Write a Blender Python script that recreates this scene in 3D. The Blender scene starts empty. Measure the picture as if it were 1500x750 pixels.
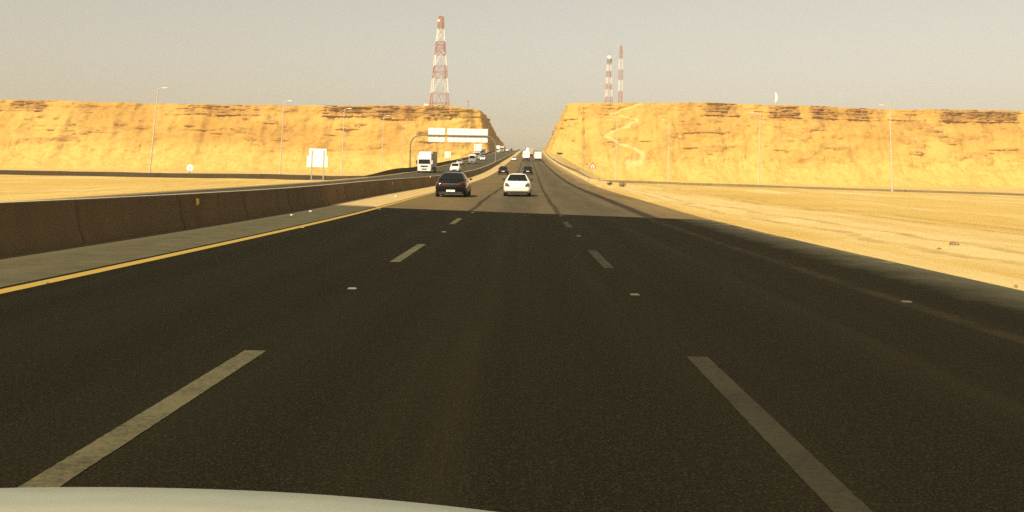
import bpy, bmesh, math, random
from mathutils import Vector, Matrix, noise as mnoise
random.seed(7)
scene = bpy.context.scene
COL = scene.collection
R = math.radians

# ------------------------------------------------------------------ camera model
FPX = 1450.0                      # focal length in photo pixels (1500 wide)
PPX, PPY = 750.0, 200.0           # principal point in the photo
VPX, VPY = 765.0, 267.6           # where the near road points
ROLL = R(0.945)
CAM_H = 1.418
a, b = VPX - PPX, -(VPY - PPY)
c_, s_ = math.cos(ROLL), math.sin(ROLL)
a0, b0 = a*c_ - b*s_, a*s_ + b*c_
th = math.atan(-b0/FPX)
ps = math.atan(a0/FPX*math.cos(th))
CF = Vector((-math.sin(ps)*math.cos(th), math.cos(ps)*math.cos(th), math.sin(th)))
CR0 = Vector((math.cos(ps), math.sin(ps), 0))
CU0 = CR0.cross(CF)
CRt = CR0*c_ + CU0*s_
CU = -CR0*s_ + CU0*c_
CAM = Vector((0, 0, CAM_H))

def ray(x, y):
    return (CF + CRt*((x-PPX)/FPX) + CU*((PPY-y)/FPX))

def at_depth(x, y, Y):
    d = ray(x, y)
    return CAM + d*(Y/d.y)

# ------------------------------------------------------------------ layout functions
def interp(tab, x):
    """monotone-ish smooth interpolation (cubic Hermite) of a table"""
    n = len(tab)
    if x <= tab[0][0]:
        return tab[0][1]
    if x >= tab[-1][0]:
        m = (tab[-1][1]-tab[-2][1])/(tab[-1][0]-tab[-2][0])
        return tab[-1][1] + m*(x-tab[-1][0])
    for i in range(n-1):
        if x <= tab[i+1][0]:
            break
    def slope(j):
        if j == 0: return (tab[1][1]-tab[0][1])/(tab[1][0]-tab[0][0])
        if j == n-1: return (tab[-1][1]-tab[-2][1])/(tab[-1][0]-tab[-2][0])
        d0 = (tab[j][1]-tab[j-1][1])/(tab[j][0]-tab[j-1][0])
        d1 = (tab[j+1][1]-tab[j][1])/(tab[j+1][0]-tab[j][0])
        if d0*d1 <= 0: return 0.0
        return 2*d0*d1/(d0+d1)
    x0, y0 = tab[i]; x1, y1 = tab[i+1]
    h = x1-x0; t = (x-x0)/h
    m0, m1 = slope(i)*h, slope(i+1)*h
    return ((2*t**3-3*t*t+1)*y0 + (t**3-2*t*t+t)*m0 + (-2*t**3+3*t*t)*y1 + (t**3-t*t)*m1)

PTAB = [(-100, 0), (8, 0), (20, .03), (35, .13), (60, .5), (110, 1.25), (176, 2.85), (260, 5.7), (350, 9.1), (500, 15.0), (700, 23.7),
        (780, 26.6), (860, 27.6), (1000, 25), (1300, 14)]
CTAB = [(-100, 0), (30, 0), (176, 1.2), (350, 2.1), (700, 5.6), (900, 8.5), (1300, 16)]
def P(y): return interp(PTAB, y)
def C(y): return interp(CTAB, y)
def sm(x, a, b):
    t = min(1, max(0, (x-a)/(b-a))); return t*t*(3-2*t)

def right_edge(y): return 7.1 + 1.4*sm(y, 70, 190)
LEFT_EDGE = -22.2

def fbm(x, y, z, o=4):
    return mnoise.fractal(Vector((x, y, z)), 1.0, 2.0, o, noise_basis='PERLIN_ORIGINAL')

def T(u, y):
    """ground height; u = lateral distance measured from the road's own line"""
    p = P(y)
    re = right_edge(y)
    if LEFT_EDGE-.6 <= u <= re+.5:
        return p - .10
    if u > 0:
        base = max(-.3, min(1.6, 1.6-.017*(u-20)))*sm(y, 20, 190) + .008*max(0, min(y, 700)-260)
        d = u - re - .5
        w = max(5.0, abs(p-base)*2.6)
    else:
        base = 1.25*sm(y, 30, 150) + .010*max(0, min(y, 700)-200)
        d = LEFT_EDGE - .6 - u
        w = max(5.0, abs(p-base)*2.2)
    k = sm(d, 0, w)
    n = (fbm(u*.05, y*.05, 3.1, 4)*.16 + fbm(u*.4, y*.4, 8.2, 3)*.035) * sm(d, 0, 4)
    # low windrow of graded sand beside the verge
    if u > 0: n += .10*math.exp(-((d-3.2)/1.4)**2)*(.6+.8*fbm(1.3, y*.06, .4, 2))
    return (p-.07)*(1-k) + base*k + n

def ground(x, y): return T(x-C(y), y)

def hit(px, py, surf):
    """where the line of sight through a photo point meets a surface z=surf(x,y)"""
    d = ray(px, py); d = d/d.y
    y = 2.0
    best = (1e9, None)
    while y < 900:
        q = CAM + d*y
        if q.z <= surf(q.x, q.y):
            lo, hi = y-.5, y
            for _ in range(20):
                m = (lo+hi)/2; q = CAM+d*m
                if q.z <= surf(q.x, q.y): hi = m
                else: lo = m
            q = CAM+d*hi
            return Vector((q.x, q.y, surf(q.x, q.y)))
        g = (q.z-surf(q.x, q.y))/y
        if y > 300 and g < best[0]: best = (g, q)
        y += .5
    q = best[1]                       # just over the crest: the nearest miss
    return Vector((q.x, q.y, surf(q.x, q.y)))
def road_z(x, y): return P(y)

# ------------------------------------------------------------------ materials
def newmat(name):
    m = bpy.data.materials.new(name); m.use_nodes = True
    nt = m.node_tree
    bs = nt.nodes['Principled BSDF']
    return m, nt, bs

def N(nt, kind, **kw):
    n = nt.nodes.new(kind)
    for k, v in kw.items():
        if k in n.inputs: n.inputs[k].default_value = v
        else: setattr(n, k, v)
    return n

def L(nt, a, b): nt.links.new(a, b)

def rgba(c): return (c[0], c[1], c[2], 1)

def plain(name, col, rough=.6, metal=0., spec=.3, var=.12, scale=3.0, coat=0., dust=None):
    """one base colour with slight uneven wear, plus optional dust"""
    m, nt, bs = newmat(name)
    tc = N(nt, 'ShaderNodeTexCoord')
    nz = N(nt, 'ShaderNodeTexNoise', Scale=scale, Detail=5.0, Roughness=.6)
    L(nt, tc.outputs['Object'], nz.inputs['Vector'])
    rp = N(nt, 'ShaderNodeValToRGB')
    rp.color_ramp.elements[0].position = .3; rp.color_ramp.elements[1].position = .7
    rp.color_ramp.elements[0].color = rgba([k*(1-var) for k in col])
    rp.color_ramp.elements[1].color = rgba([min(1, k*(1+var)) for k in col])
    L(nt, nz.outputs['Fac'], rp.inputs['Fac'])
    out = rp.outputs['Color']
    if dust:
        n2 = N(nt, 'ShaderNodeTexNoise', Scale=scale*.6, Detail=6.0, Roughness=.7)
        L(nt, tc.outputs['Object'], n2.inputs['Vector'])
        mr = N(nt, 'ShaderNodeMapRange'); mr.inputs['From Min'].default_value = .35; mr.inputs['From Max'].default_value = .75
        mr.inputs['To Max'].default_value = dust[1]
        L(nt, n2.outputs['Fac'], mr.inputs['Value'])
        mx = N(nt, 'ShaderNodeMix', data_type='RGBA')
        L(nt, mr.outputs['Result'], mx.inputs['Factor'])
        L(nt, out, mx.inputs[6]); mx.inputs[7].default_value = rgba(dust[0])
        out = mx.outputs[2]
    L(nt, out, bs.inputs['Base Color'])
    bs.inputs['Roughness'].default_value = rough
    bs.inputs['Metallic'].default_value = metal
    bs.inputs['Specular IOR Level'].default_value = spec
    bs.inputs['Coat Weight'].default_value = coat
    bs.inputs['Coat Roughness'].default_value = .08
    return m

DUST = (.42, .30, .15)
M = {}
M['white_paint'] = plain('white_paint', (.80, .79, .76), .35, coat=.4, var=.04, dust=(DUST, .12))
M['black_paint'] = plain('black_paint', (.004, .004, .004), .12, spec=.3, coat=.2, var=.2, dust=(DUST, .006))
M['silver_paint'] = plain('silver_paint', (.42, .41, .38), .35, metal=.3, coat=.4, var=.06, dust=(DUST, .12))
M['blue_paint'] = plain('blue_paint', (.06, .13, .28), .4, var=.1, dust=(DUST, .15))
M['tan_paint'] = plain('tan_paint', (.40, .35, .26), .6, var=.15, dust=(DUST, .3))
M['grey_tarp'] = plain('grey_tarp', (.46, .37, .28), .8, var=.12, scale=1.2, dust=(DUST, .3))
M['tyre'] = plain('tyre_rubber', (.018, .017, .016), .85, var=.2, dust=(DUST, .08))
M['rim'] = plain('wheel_rim_metal', (.35, .34, .32), .35, metal=.8, var=.1)
M['glass'] = plain('dark_window_glass', (.008, .0095, .008), .06, spec=.22, var=.05)
M['trim'] = plain('black_plastic_trim', (.015, .014, .013), .6, var=.2, dust=(DUST, .08))
M['red_lens'] = plain('red_lamp_lens', (.17, .028, .02), .15, spec=.6, var=.15)
M['dark_lens'] = plain('smoked_red_lamp_lens', (.10, .055, .04), .3, spec=.4, var=.1)
M['clear_lens'] = plain('clear_lamp_lens', (.6, .6, .58), .12, spec=.7, var=.05)
M['plate'] = plain('number_plate_white', (.75, .75, .72), .4, var=.03)
M['chrome'] = plain('chrome_trim', (.6, .6, .6), .15, metal=1., var=.03)
M['sign_back'] = plain('bare_aluminium_sign_back', (.80, .79, .76), .55, var=.04, scale=.6)
M['steel'] = plain('galvanised_steel', (.40, .38, .34), .5, metal=.25, var=.12, dust=(DUST, .15))
M['gantry_steel'] = plain('grey_gantry_steel', (.17, .155, .12), .55, metal=.2, var=.12)
M['rib_steel'] = plain('aluminium_rib', (.50, .48, .44), .5, var=.08)
M['pale_steel'] = plain('pale_lamp_mast_paint', (.46, .42, .34), .5, var=.08, dust=(DUST, .2))
M['dark_steel'] = plain('weathered_dark_steel', (.16, .14, .11), .6, metal=.2, var=.15)
M['blue_post'] = plain('blue_sign_post', (.10, .16, .26), .5, var=.1)
M['tower_red'] = plain('tower_red_paint', (.33, .125, .085), .6, var=.12, scale=.3)
M['tower_white'] = plain('tower_white_paint', (.70, .66, .57), .6, var=.05, scale=.3)
M['yellow_reflector'] = plain('yellow_reflector', (.80, .48, .06), .3, spec=.6, var=.1)
M['sign_red'] = plain('red_sign_border', (.48, .05, .03), .5, var=.1)
M['sign_white'] = plain('white_sign_face', (.78, .74, .66), .5, var=.04)
M['stud'] = plain('road_stud_ceramic', (.17, .15, .10), .5, var=.15, scale=30)
M['stud_y'] = plain('road_stud_amber', (.26, .19, .07), .5, var=.15, scale=30)
M['bush'] = plain('dry_desert_leaves', (.10, .085, .035), .8, var=.4, scale=9)
M['stone'] = plain('loose_brown_rock', (.22, .15, .08), .9, var=.35, scale=4)
M['paper'] = plain('scrap_paper', (.65, .63, .58), .8, var=.1)
M['hood'] = plain('silver_beige_bonnet_paint', (.30, .325, .265), .45, coat=.2, var=.06, scale=9, dust=((.38, .38, .28), .4))

def math_node(nt, op, a, b=None, c=None):
    n = N(nt, 'ShaderNodeMath', operation=op)
    for i, v in enumerate((a, b, c)):
        if v is None: continue
        if isinstance(v, (int, float)): n.inputs[i].default_value = v
        else: L(nt, v, n.inputs[i])
    return n.outputs[0]

def mixc(nt, fac, A, B):
    n = N(nt, 'ShaderNodeMix', data_type='RGBA')
    if isinstance(fac, (int, float)): n.inputs['Factor'].default_value = fac
    else: L(nt, fac, n.inputs['Factor'])
    for i, v in ((6, A), (7, B)):
        if isinstance(v, tuple): n.inputs[i].default_value = rgba(v)
        else: L(nt, v, n.inputs[i])
    return n.outputs[2]

def mapr(nt, v, a, b, c=0., d=1.):
    n = N(nt, 'ShaderNodeMapRange')
    L(nt, v, n.inputs['Value'])
    for k, w in (('From Min', a), ('From Max', b), ('To Min', c), ('To Max', d)): n.inputs[k].default_value = w
    return n.outputs['Result']

def sand_material():
    m, nt, bs = newmat('desert_sand')
    tc = N(nt, 'ShaderNodeTexCoord')
    def nz(sc, det, vec=None, ro=.6):
        n = N(nt, 'ShaderNodeTexNoise', Scale=sc, Detail=det, Roughness=ro)
        L(nt, vec or tc.outputs['Object'], n.inputs['Vector']); return n
    base = N(nt, 'ShaderNodeValToRGB')
    e = base.color_ramp.elements
    e[0].position = .3; e[0].color = rgba((.46, .295, .076)); e[1].position = .72; e[1].color = rgba((.56, .385, .115))
    L(nt, nz(.045, 6.0).outputs['Fac'], base.inputs['Fac'])
    # pale graded streaks that run with the road
    mp = N(nt, 'ShaderNodeMapping'); mp.inputs['Scale'].default_value = (.22, .014, 1)
    L(nt, tc.outputs['Object'], mp.inputs['Vector'])
    st = nz(1.0, 7.0, mp.outputs['Vector'], .7)
    mr = N(nt, 'ShaderNodeMapRange'); mr.inputs['From Min'].default_value = .48; mr.inputs['From Max'].default_value = .66; mr.inputs['To Max'].default_value = .75
    L(nt, st.outputs['Fac'], mr.inputs['Value'])
    mx = N(nt, 'ShaderNodeMix', data_type='RGBA'); mx.inputs[7].default_value = rgba((.72, .56, .29))
    L(nt, mr.outputs['Result'], mx.inputs['Factor']); L(nt, base.outputs['Color'], mx.inputs[6])
    # tyre tracks and the pale band of churned dust beside the road
    sx = N(nt, 'ShaderNodeSeparateXYZ'); L(nt, tc.outputs['Object'], sx.inputs[0])
    mp2 = N(nt, 'ShaderNodeMapping'); mp2.inputs['Scale'].default_value = (0, .035, 0); L(nt, tc.outputs['Object'], mp2.inputs['Vector'])
    wob = nz(1.0, 3.0, mp2.outputs['Vector'], .5)
    brk = nz(.35, 6.0, None, .75)
    xx = math_node(nt, 'ADD', sx.outputs['X'], mapr(nt, wob.outputs['Fac'], 0, 1, -4.0, 4.0))
    xx = math_node(nt, 'ADD', xx, mapr(nt, brk.outputs['Fac'], 0, 1, -.5, .5))
    band_ = math_node(nt, 'MULTIPLY', mapr(nt, xx, 8.2, 9.6), mapr(nt, xx, 15.0, 12.5))
    band_ = math_node(nt, 'MULTIPLY', band_, mapr(nt, brk.outputs['Fac'], .30, .62, .2, .85))
    cA = mixc(nt, band_, mx.outputs[2], (.66, .50, .235))
    for xc in (9.6, 11.2, 16.4, 18.0, -31., -32.6):
        ln = math_node(nt, 'ABSOLUTE', math_node(nt, 'SUBTRACT', xx, xc))
        ln = math_node(nt, 'MULTIPLY', mapr(nt, ln, .12, .32, .7, 0), mapr(nt, brk.outputs['Fac'], .38, .55))
        cA = mixc(nt, ln, cA, (.36, .225, .065))
    # gravel specks
    gv = nz(2.6, 8.0, None, .85)
    m2 = N(nt, 'ShaderNodeMapRange'); m2.inputs['From Min'].default_value = .52; m2.inputs['From Max'].default_value = .75; m2.inputs['To Max'].default_value = .32
    L(nt, gv.outputs['Fac'], m2.inputs['Value'])
    mx2 = N(nt, 'ShaderNodeMix', data_type='RGBA'); mx2.inputs[7].default_value = rgba((.34, .21, .075))
    L(nt, m2.outputs['Result'], mx2.inputs['Factor']); L(nt, cA, mx2.inputs[6])
    L(nt, mx2.outputs[2], bs.inputs['Base Color'])
    bs.inputs['Roughness'].default_value = .95; bs.inputs['Specular IOR Level'].default_value = .1
    bp = N(nt, 'ShaderNodeBump', Strength=.5, Distance=.12)
    L(nt, gv.outputs['Fac'], bp.inputs['Height']); L(nt, bp.outputs['Normal'], bs.inputs['Normal'])
    return m
M['sand'] = sand_material()

def asphalt_material(name, kind):
    """UV: u = metres across from the camera lane, v = metres along"""
    m, nt, bs = newmat(name)
    uv = N(nt, 'ShaderNodeUVMap'); uv.uv_map = 'road'
    sx = N(nt, 'ShaderNodeSeparateXYZ'); L(nt, uv.outputs['UV'], sx.inputs[0])
    u, v = sx.outputs['X'], sx.outputs['Y']
    def nz(sc, det, stretch=(1, 1, 1), ro=.6):
        mp = N(nt, 'ShaderNodeMapping'); mp.inputs['Scale'].default_value = stretch
        L(nt, uv.outputs['UV'], mp.inputs['Vector'])
        n = N(nt, 'ShaderNodeTexNoise', Scale=sc, Detail=det, Roughness=ro)
        L(nt, mp.outputs['Vector'], n.inputs['Vector']); return n.outputs['Fac']
    grain = nz(55., 4., (1, 1, 1), .8)
    streak = nz(1., 5., (1.1, .05, 1), .65)
    cloud = nz(.25, 5., (1, .5, 1), .6)
    edge_n = nz(.8, 6., (1, 1, 1), .75)
    if kind == 'new':  # near paving: its very dark base colour carries the foreground shade
        col = mixc(nt, mapr(nt, streak, .35, .7), (.0080, .0070, .0036), (.0135, .0116, .0062))
        col = mixc(nt, mapr(nt, cloud, .4, .7, 0, .5), col, (.0115, .0086, .0042))
        # polished wheel paths, oil line along the lane middle, a few long cracks
        for uc, w_, st, cc in ((-5.2, .55, .5, (.006, .0054, .003)), (-3.3, .5, .45, (.006, .0054, .003)), (-1.3, .5, .4, (.0062, .006, .0032)), (.55, .5, .4, (.0062, .006, .0032)),
                               (2.4, .5, .4, (.0065, .006, .003)), (4.1, .5, .35, (.0065, .006, .003)), (-.38, .22, .35, (.02, .0165, .009)), (3.25, .2, .3, (.02, .0165, .009))):
            ln = math_node(nt, 'ABSOLUTE', math_node(nt, 'SUBTRACT', u, uc))
            ln = math_node(nt, 'MULTIPLY', mapr(nt, ln, 0, w_, st*1.4, 0), mapr(nt, streak, .35, .6))
            col = mixc(nt, ln, col, cc)
        scf = mapr(nt, nz(1., 6., (.9, .35, 1), .8), .66, .72, 0, .5)
        col = mixc(nt, scf, col, (.026, .022, .012))
        # darker wheel paths and oil line in every lane, paler joints
        g = mapr(nt, grain, .52, .68, 0, .85)
        col = mixc(nt, g, col, (.050, .0425, .024))
        g2 = mapr(nt, nz(14., 4., (1, 1, 1), .8), .52, .68, 0, .55)
        col = mixc(nt, g2, col, (.027, .022, .0115))
        # faint worn edge line of the right lane
        ln = math_node(nt, 'ABSOLUTE', math_node(nt, 'SUBTRACT', u, 4.78))
        ln = mapr(nt, ln, .07, .16, .34, 0)
        ln = math_node(nt, 'MULTIPLY', ln, mapr(nt, edge_n, .38, .6))
        col = mixc(nt, ln, col, (.06, .042, .02))
        # wind-blown dust at the verge
        du = math_node(nt, 'ADD', u, mapr(nt, edge_n, 0, 1, -.8, .8))
        d = mapr(nt, du, 5.7, 7.25, 0, .8)
        col = mixc(nt, d, col, (.115, .105, .065))
        sp_ = math_node(nt, 'MULTIPLY', mapr(nt, du, 6.75, 7.2, 0, .9), mapr(nt, nz(.22, 5., (1, .5, 1), .7), .52, .62))
        col = mixc(nt, sp_, col, (.36, .26, .11))
    elif kind == 'old':
        col = mixc(nt, mapr(nt, streak, .3, .7), (.085, .066, .038), (.128, .101, .060))
        # sandy fast lane on the left, greyer lanes on the right
        col = mixc(nt, mapr(nt, u, -3.6, -1.4, .75, 0), col, (.165, .112, .048))
        col = mixc(nt, mapr(nt, cloud, .45, .75, 0, .6), col, (.078, .068, .045))
        for uc, w, st in ((-2.17, .07, .75), (1.47, .07, .7), (-.35, .5, .25), (3.1, .5, .2), (5.0, .16, .8)):
            wob = math_node(nt, 'ADD', u, mapr(nt, nz(.12, 3., (0, 1, 1)), 0, 1, -.16, .16))
            ln = math_node(nt, 'ABSOLUTE', math_node(nt, 'SUBTRACT', wob, uc))
            ln = mapr(nt, ln, w, w*2.2, st, 0)
            col = mixc(nt, ln, col, (.028, .022, .014))
        sh = mapr(nt, u, 5.2, 5.5)
        shc = mixc(nt, mapr(nt, streak, .35, .65), (.13, .092, .045), (.20, .14, .068))
        col = mixc(nt, sh, col, shc)
        du = math_node(nt, 'ADD', u, mapr(nt, edge_n, 0, 1, -.9, .9))
        col = mixc(nt, mapr(nt, du, 6.6, 8.6, 0, .9), col, (.40, .28, .12))
        col = mixc(nt, mapr(nt, grain, .6, .75, 0, .3), col, (.14, .12, .08))
    else:   # opposite carriageway
        col = mixc(nt, mapr(nt, streak, .3, .7), (.055, .046, .030), (.088, .074, .048))
        col = mixc(nt, mapr(nt, cloud, .45, .75, 0, .5), col, (.07, .06, .04))
        du = math_node(nt, 'ADD', u, mapr(nt, edge_n, 0, 1, -.8, .8))
        col = mixc(nt, mapr(nt, du, -21.0, -22.3, 0, .8), col, (.32, .23, .11))
        col = mixc(nt, mapr(nt, du, -10.8, -9.4, 0, .8), col, (.20, .15, .075))
    L(nt, col, bs.inputs['Base Color'])
    bs.inputs['Roughness'].default_value = .95; bs.inputs['Specular IOR Level'].default_value = .03
    bp = N(nt, 'ShaderNodeBump', Strength=.25, Distance=.01)
    L(nt, grain, bp.inputs['Height']); L(nt, bp.outputs['Normal'], bs.inputs['Normal'])
    return m
M['asphalt_shaded'] = asphalt_material('shade_dark_asphalt', 'new')  # foreground shadow painted into the asphalt colour, nothing casts it
M['asphalt_old'] = asphalt_material('old_dusty_asphalt', 'old')
M['asphalt_opp'] = asphalt_material('opposite_asphalt', 'opp')

def shoulder_material():
    """inner shoulder: grey close by, foreground shade put into its colour, wind-blown sand over it further on"""
    m, nt, bs = newmat('inner_shoulder')
    uv = N(nt, 'ShaderNodeUVMap'); uv.uv_map = 'road'
    sx = N(nt, 'ShaderNodeSeparateXYZ'); L(nt, uv.outputs['UV'], sx.inputs[0])
    u, v = sx.outputs['X'], sx.outputs['Y']
    n1 = N(nt, 'ShaderNodeTexNoise', Scale=1.4, Detail=7., Roughness=.7); L(nt, uv.outputs['UV'], n1.inputs['Vector'])
    n2 = N(nt, 'ShaderNodeTexNoise', Scale=35., Detail=3., Roughness=.8); L(nt, uv.outputs['UV'], n2.inputs['Vector'])
    col = mixc(nt, mapr(nt, n1.outputs['Fac'], .35, .68), (.066, .057, .031), (.106, .092, .050))  # near grey darkened with the painted foreground shade
    col = mixc(nt, mapr(nt, n2.outputs['Fac'], .52, .75, 0, .5), col, (.19, .17, .11))
    dd = math_node(nt, 'ADD', u, mapr(nt, n1.outputs['Fac'], 0, 1, -.45, .45))
    col = mixc(nt, mapr(nt, dd, -8.0, -8.7, 0, .7), col, (.15, .115, .058))
    vv = math_node(nt, 'ADD', v, mapr(nt, n1.outputs['Fac'], 0, 1, -1.2, 1.2))
    vv = math_node(nt, 'ADD', vv, math_node(nt, 'MULTIPLY', u, .55))     # tone edge lies askew, like the painted shade on the road
    snd = mixc(nt, mapr(nt, n1.outputs['Fac'], .35, .7), (.42, .29, .115), (.56, .41, .19))
    col = mixc(nt, mapr(nt, vv, 40.0, 41.6), col, snd)
    L(nt, col, bs.inputs['Base Color'])
    bs.inputs['Roughness'].default_value = .95; bs.inputs['Specular IOR Level'].default_value = .1
    return m
M['shoulder'] = shoulder_material()

def paint_marking(name, col, under, wear):
    m, nt, bs = newmat(name)
    tc = N(nt, 'ShaderNodeTexCoord')
    n = N(nt, 'ShaderNodeTexNoise', Scale=22., Detail=7., Roughness=.8); L(nt, tc.outputs['Object'], n.inputs['Vector'])
    n2 = N(nt, 'ShaderNodeTexNoise', Scale=1.3, Detail=4., Roughness=.6); L(nt, tc.outputs['Object'], n2.inputs['Vector'])
    f = math_node(nt, 'ADD', math_node(nt, 'MULTIPLY', n.outputs['Fac'], .6), math_node(nt, 'MULTIPLY', n2.outputs['Fac'], .4))
    c = mixc(nt, mapr(nt, f, wear, wear+.16), col, under)
    L(nt, c, bs.inputs['Base Color'])
    bs.inputs['Roughness'].default_value = .85; bs.inputs['Specular IOR Level'].default_value = .15
    return m
M['mark_white'] = paint_marking('worn_shaded_white_paint', (.104, .089, .045), (.034, .029, .015), .465)  # worn paint, darkened further by shade put into its colour
M['mark_faded'] = paint_marking('faded_shaded_white_paint', (.035, .029, .014), (.0165, .014, .0072), .44)  # faded paint, its dark tone also holds painted shade
M['mark_yellow'] = paint_marking('yellow_line_paint', (.37, .245, .05), (.17, .12, .03), .56)

def barrier_material(name, c0, c1, top):
    m, nt, bs = newmat(name)
    tc = N(nt, 'ShaderNodeTexCoord')
    mp = N(nt, 'ShaderNodeMapping'); mp.inputs['Scale'].default_value = (1, 1, .25)
    L(nt, tc.outputs['Object'], mp.inputs['Vector'])
    n = N(nt, 'ShaderNodeTexNoise', Scale=1.6, Detail=7., Roughness=.7); L(nt, mp.outputs['Vector'], n.inputs['Vector'])
    n2 = N(nt, 'ShaderNodeTexNoise', Scale=.12, Detail=4.); L(nt, tc.outputs['Object'], n2.inputs['Vector'])
    n3 = N(nt, 'ShaderNodeTexNoise', Scale=40., Detail=3., Roughness=.8); L(nt, tc.outputs['Object'], n3.inputs['Vector'])
    col = mixc(nt, mapr(nt, n.outputs['Fac'], .32, .7), c0, c1)
    col = mixc(nt, mapr(nt, n2.outputs['Fac'], .45, .65, 0, .4), col, tuple(k*1.25 for k in c1))
    col = mixc(nt, mapr(nt, n3.outputs['Fac'], .55, .8, 0, .25), col, tuple(k*1.6 for k in c1))
    so_ = N(nt, 'ShaderNodeSeparateXYZ'); L(nt, tc.outputs['Object'], so_.inputs[0])
    seg = math_node(nt, 'DIVIDE', math_node(nt, 'ADD', so_.outputs['Y'], 40.0), 6.0)
    wn = N(nt, 'ShaderNodeTexWhiteNoise', noise_dimensions='1D'); L(nt, math_node(nt, 'FLOOR', seg), wn.inputs['W'])
    col = mixc(nt, mapr(nt, wn.outputs['Value'], 0, 1, 0, .2), col, tuple(k*.72 for k in c0))      # every cast length weathers its own way
    jt = math_node(nt, 'FRACT', seg)
    col = mixc(nt, mapr(nt, jt, .022, .030, .28, 0), col, tuple(k*.4 for k in c0))               # open joints
    sc = N(nt, 'ShaderNodeMapping'); sc.inputs['Scale'].default_value = (1, .12, 5.0); L(nt, tc.outputs['Object'], sc.inputs['Vector'])
    n4 = N(nt, 'ShaderNodeTexNoise', Scale=1.5, Detail=5., Roughness=.7); L(nt, sc.outputs['Vector'], n4.inputs['Vector'])
    col = mixc(nt, mapr(nt, n4.outputs['Fac'], .62, .70, 0, .5), col, tuple(k*.35 for k in c0))    # tyre scuffs
    ge = N(nt, 'ShaderNodeNewGeometry'); sz = N(nt, 'ShaderNodeSeparateXYZ'); L(nt, ge.outputs['True Normal'], sz.inputs[0])
    col = mixc(nt, mapr(nt, sz.outputs['Z'], .8, .95), col, top)     # dusty flat top, painted paler as the sunlit line along it
    L(nt, col, bs.inputs['Base Color'])
    bs.inputs['Roughness'].default_value = .9; bs.inputs['Specular IOR Level'].default_value = .15
    bp = N(nt, 'ShaderNodeBump', Strength=.3, Distance=.01); L(nt, n3.outputs['Fac'], bp.inputs['Height']); L(nt, bp.outputs['Normal'], bs.inputs['Normal'])
    return m
M['barrier'] = barrier_material('brown_stained_concrete', (.125, .082, .037), (.182, .119, .055), (.46, .42, .31))
M['barrier_dark'] = barrier_material('dark_brown_stained_concrete', (.040, .028, .014), (.060, .042, .022), (.10, .075, .04))
M['barrier_pale'] = barrier_material('dusty_tan_concrete', (.15, .11, .055), (.21, .155, .08), (.40, .30, .15))

def cliff_material():
    m, nt, bs = newmat('layered_desert_rock')
    tc = N(nt, 'ShaderNodeTexCoord')
    at = N(nt, 'ShaderNodeAttribute'); at.attribute_name = 'strata'
    sp = N(nt, 'ShaderNodeSeparateColor'); L(nt, at.outputs['Color'], sp.inputs[0])
    rock, path, tal = sp.outputs[0], sp.outputs[1], sp.outputs[2]
    def nz(sc, det, st=(1, 1, 1), ro=.65):
        mp = N(nt, 'ShaderNodeMapping'); mp.inputs['Scale'].default_value = st
        L(nt, tc.outputs['Object'], mp.inputs['Vector'])
        n = N(nt, 'ShaderNodeTexNoise', Scale=sc, Detail=det, Roughness=ro)
        L(nt, mp.outputs['Vector'], n.inputs['Vector']); return n.outputs['Fac']
    big = nz(.020, 6., (1, 1, 1.6))
    band = nz(.09, 5., (.16, .16, 2.2), .6)
    fine = nz(.45, 7., (1, 1, 1.4), .75)
    vert = nz(.30, 5., (1, 1, .22), .7)
    col = mixc(nt, mapr(nt, big, .36, .64), (.37, .198, .042), (.50, .312, .080))
    col = mixc(nt, mapr(nt, band, .48, .68, 0, .22), col, (.335, .168, .036))
    col = mixc(nt, mapr(nt, tal, 0, 1, 0, .85), col, mixc(nt, mapr(nt, vert, .35, .65), (.475, .302, .070), (.565, .385, .108)))
    col = mixc(nt, mapr(nt, fine, .56, .76, 0, .30), col, (.28, .15, .04))
    col = mixc(nt, mapr(nt, fine, .46, .30, 0, .28), col, (.56, .38, .12))
    fis = nz(.11, 9., (1, 1, 1.5), .78)
    ridge = math_node(nt, 'ABSOLUTE', math_node(nt, 'SUBTRACT', fis, .5))
    spots = nz(.05, 3., (1, 1, 1.5))
    fm = math_node(nt, 'MULTIPLY', mapr(nt, ridge, .018, .0, 0, .8), mapr(nt, spots, .50, .62))
    col = mixc(nt, fm, col, (.17, .080, .022))
    crumb = nz(.75, 6., (1, 1, 1.2), .85)
    col = mixc(nt, mapr(nt, crumb, .58, .70, 0, .38), col, (.26, .135, .036))
    col = mixc(nt, mapr(nt, crumb, .42, .32, 0, .30), col, (.58, .40, .13))
    rk = mixc(nt, mapr(nt, band, .35, .65), (.14, .060, .018), (.30, .150, .050))
    col = mixc(nt, rock, col, rk)
    col = mixc(nt, mapr(nt, path, 0, 1, 0, .55), col, (.64, .49, .23))
    L(nt, col, bs.inputs['Base Color'])
    bs.inputs['Roughness'].default_value = .95; bs.inputs['Specular IOR Level'].default_value = .08
    bp = N(nt, 'ShaderNodeBump', Strength=.45, Distance=.8)
    L(nt, fine, bp.inputs['Height']); L(nt, bp.outputs['Normal'], bs.inputs['Normal'])
    return m
M['cliff'] = cliff_material()

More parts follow.
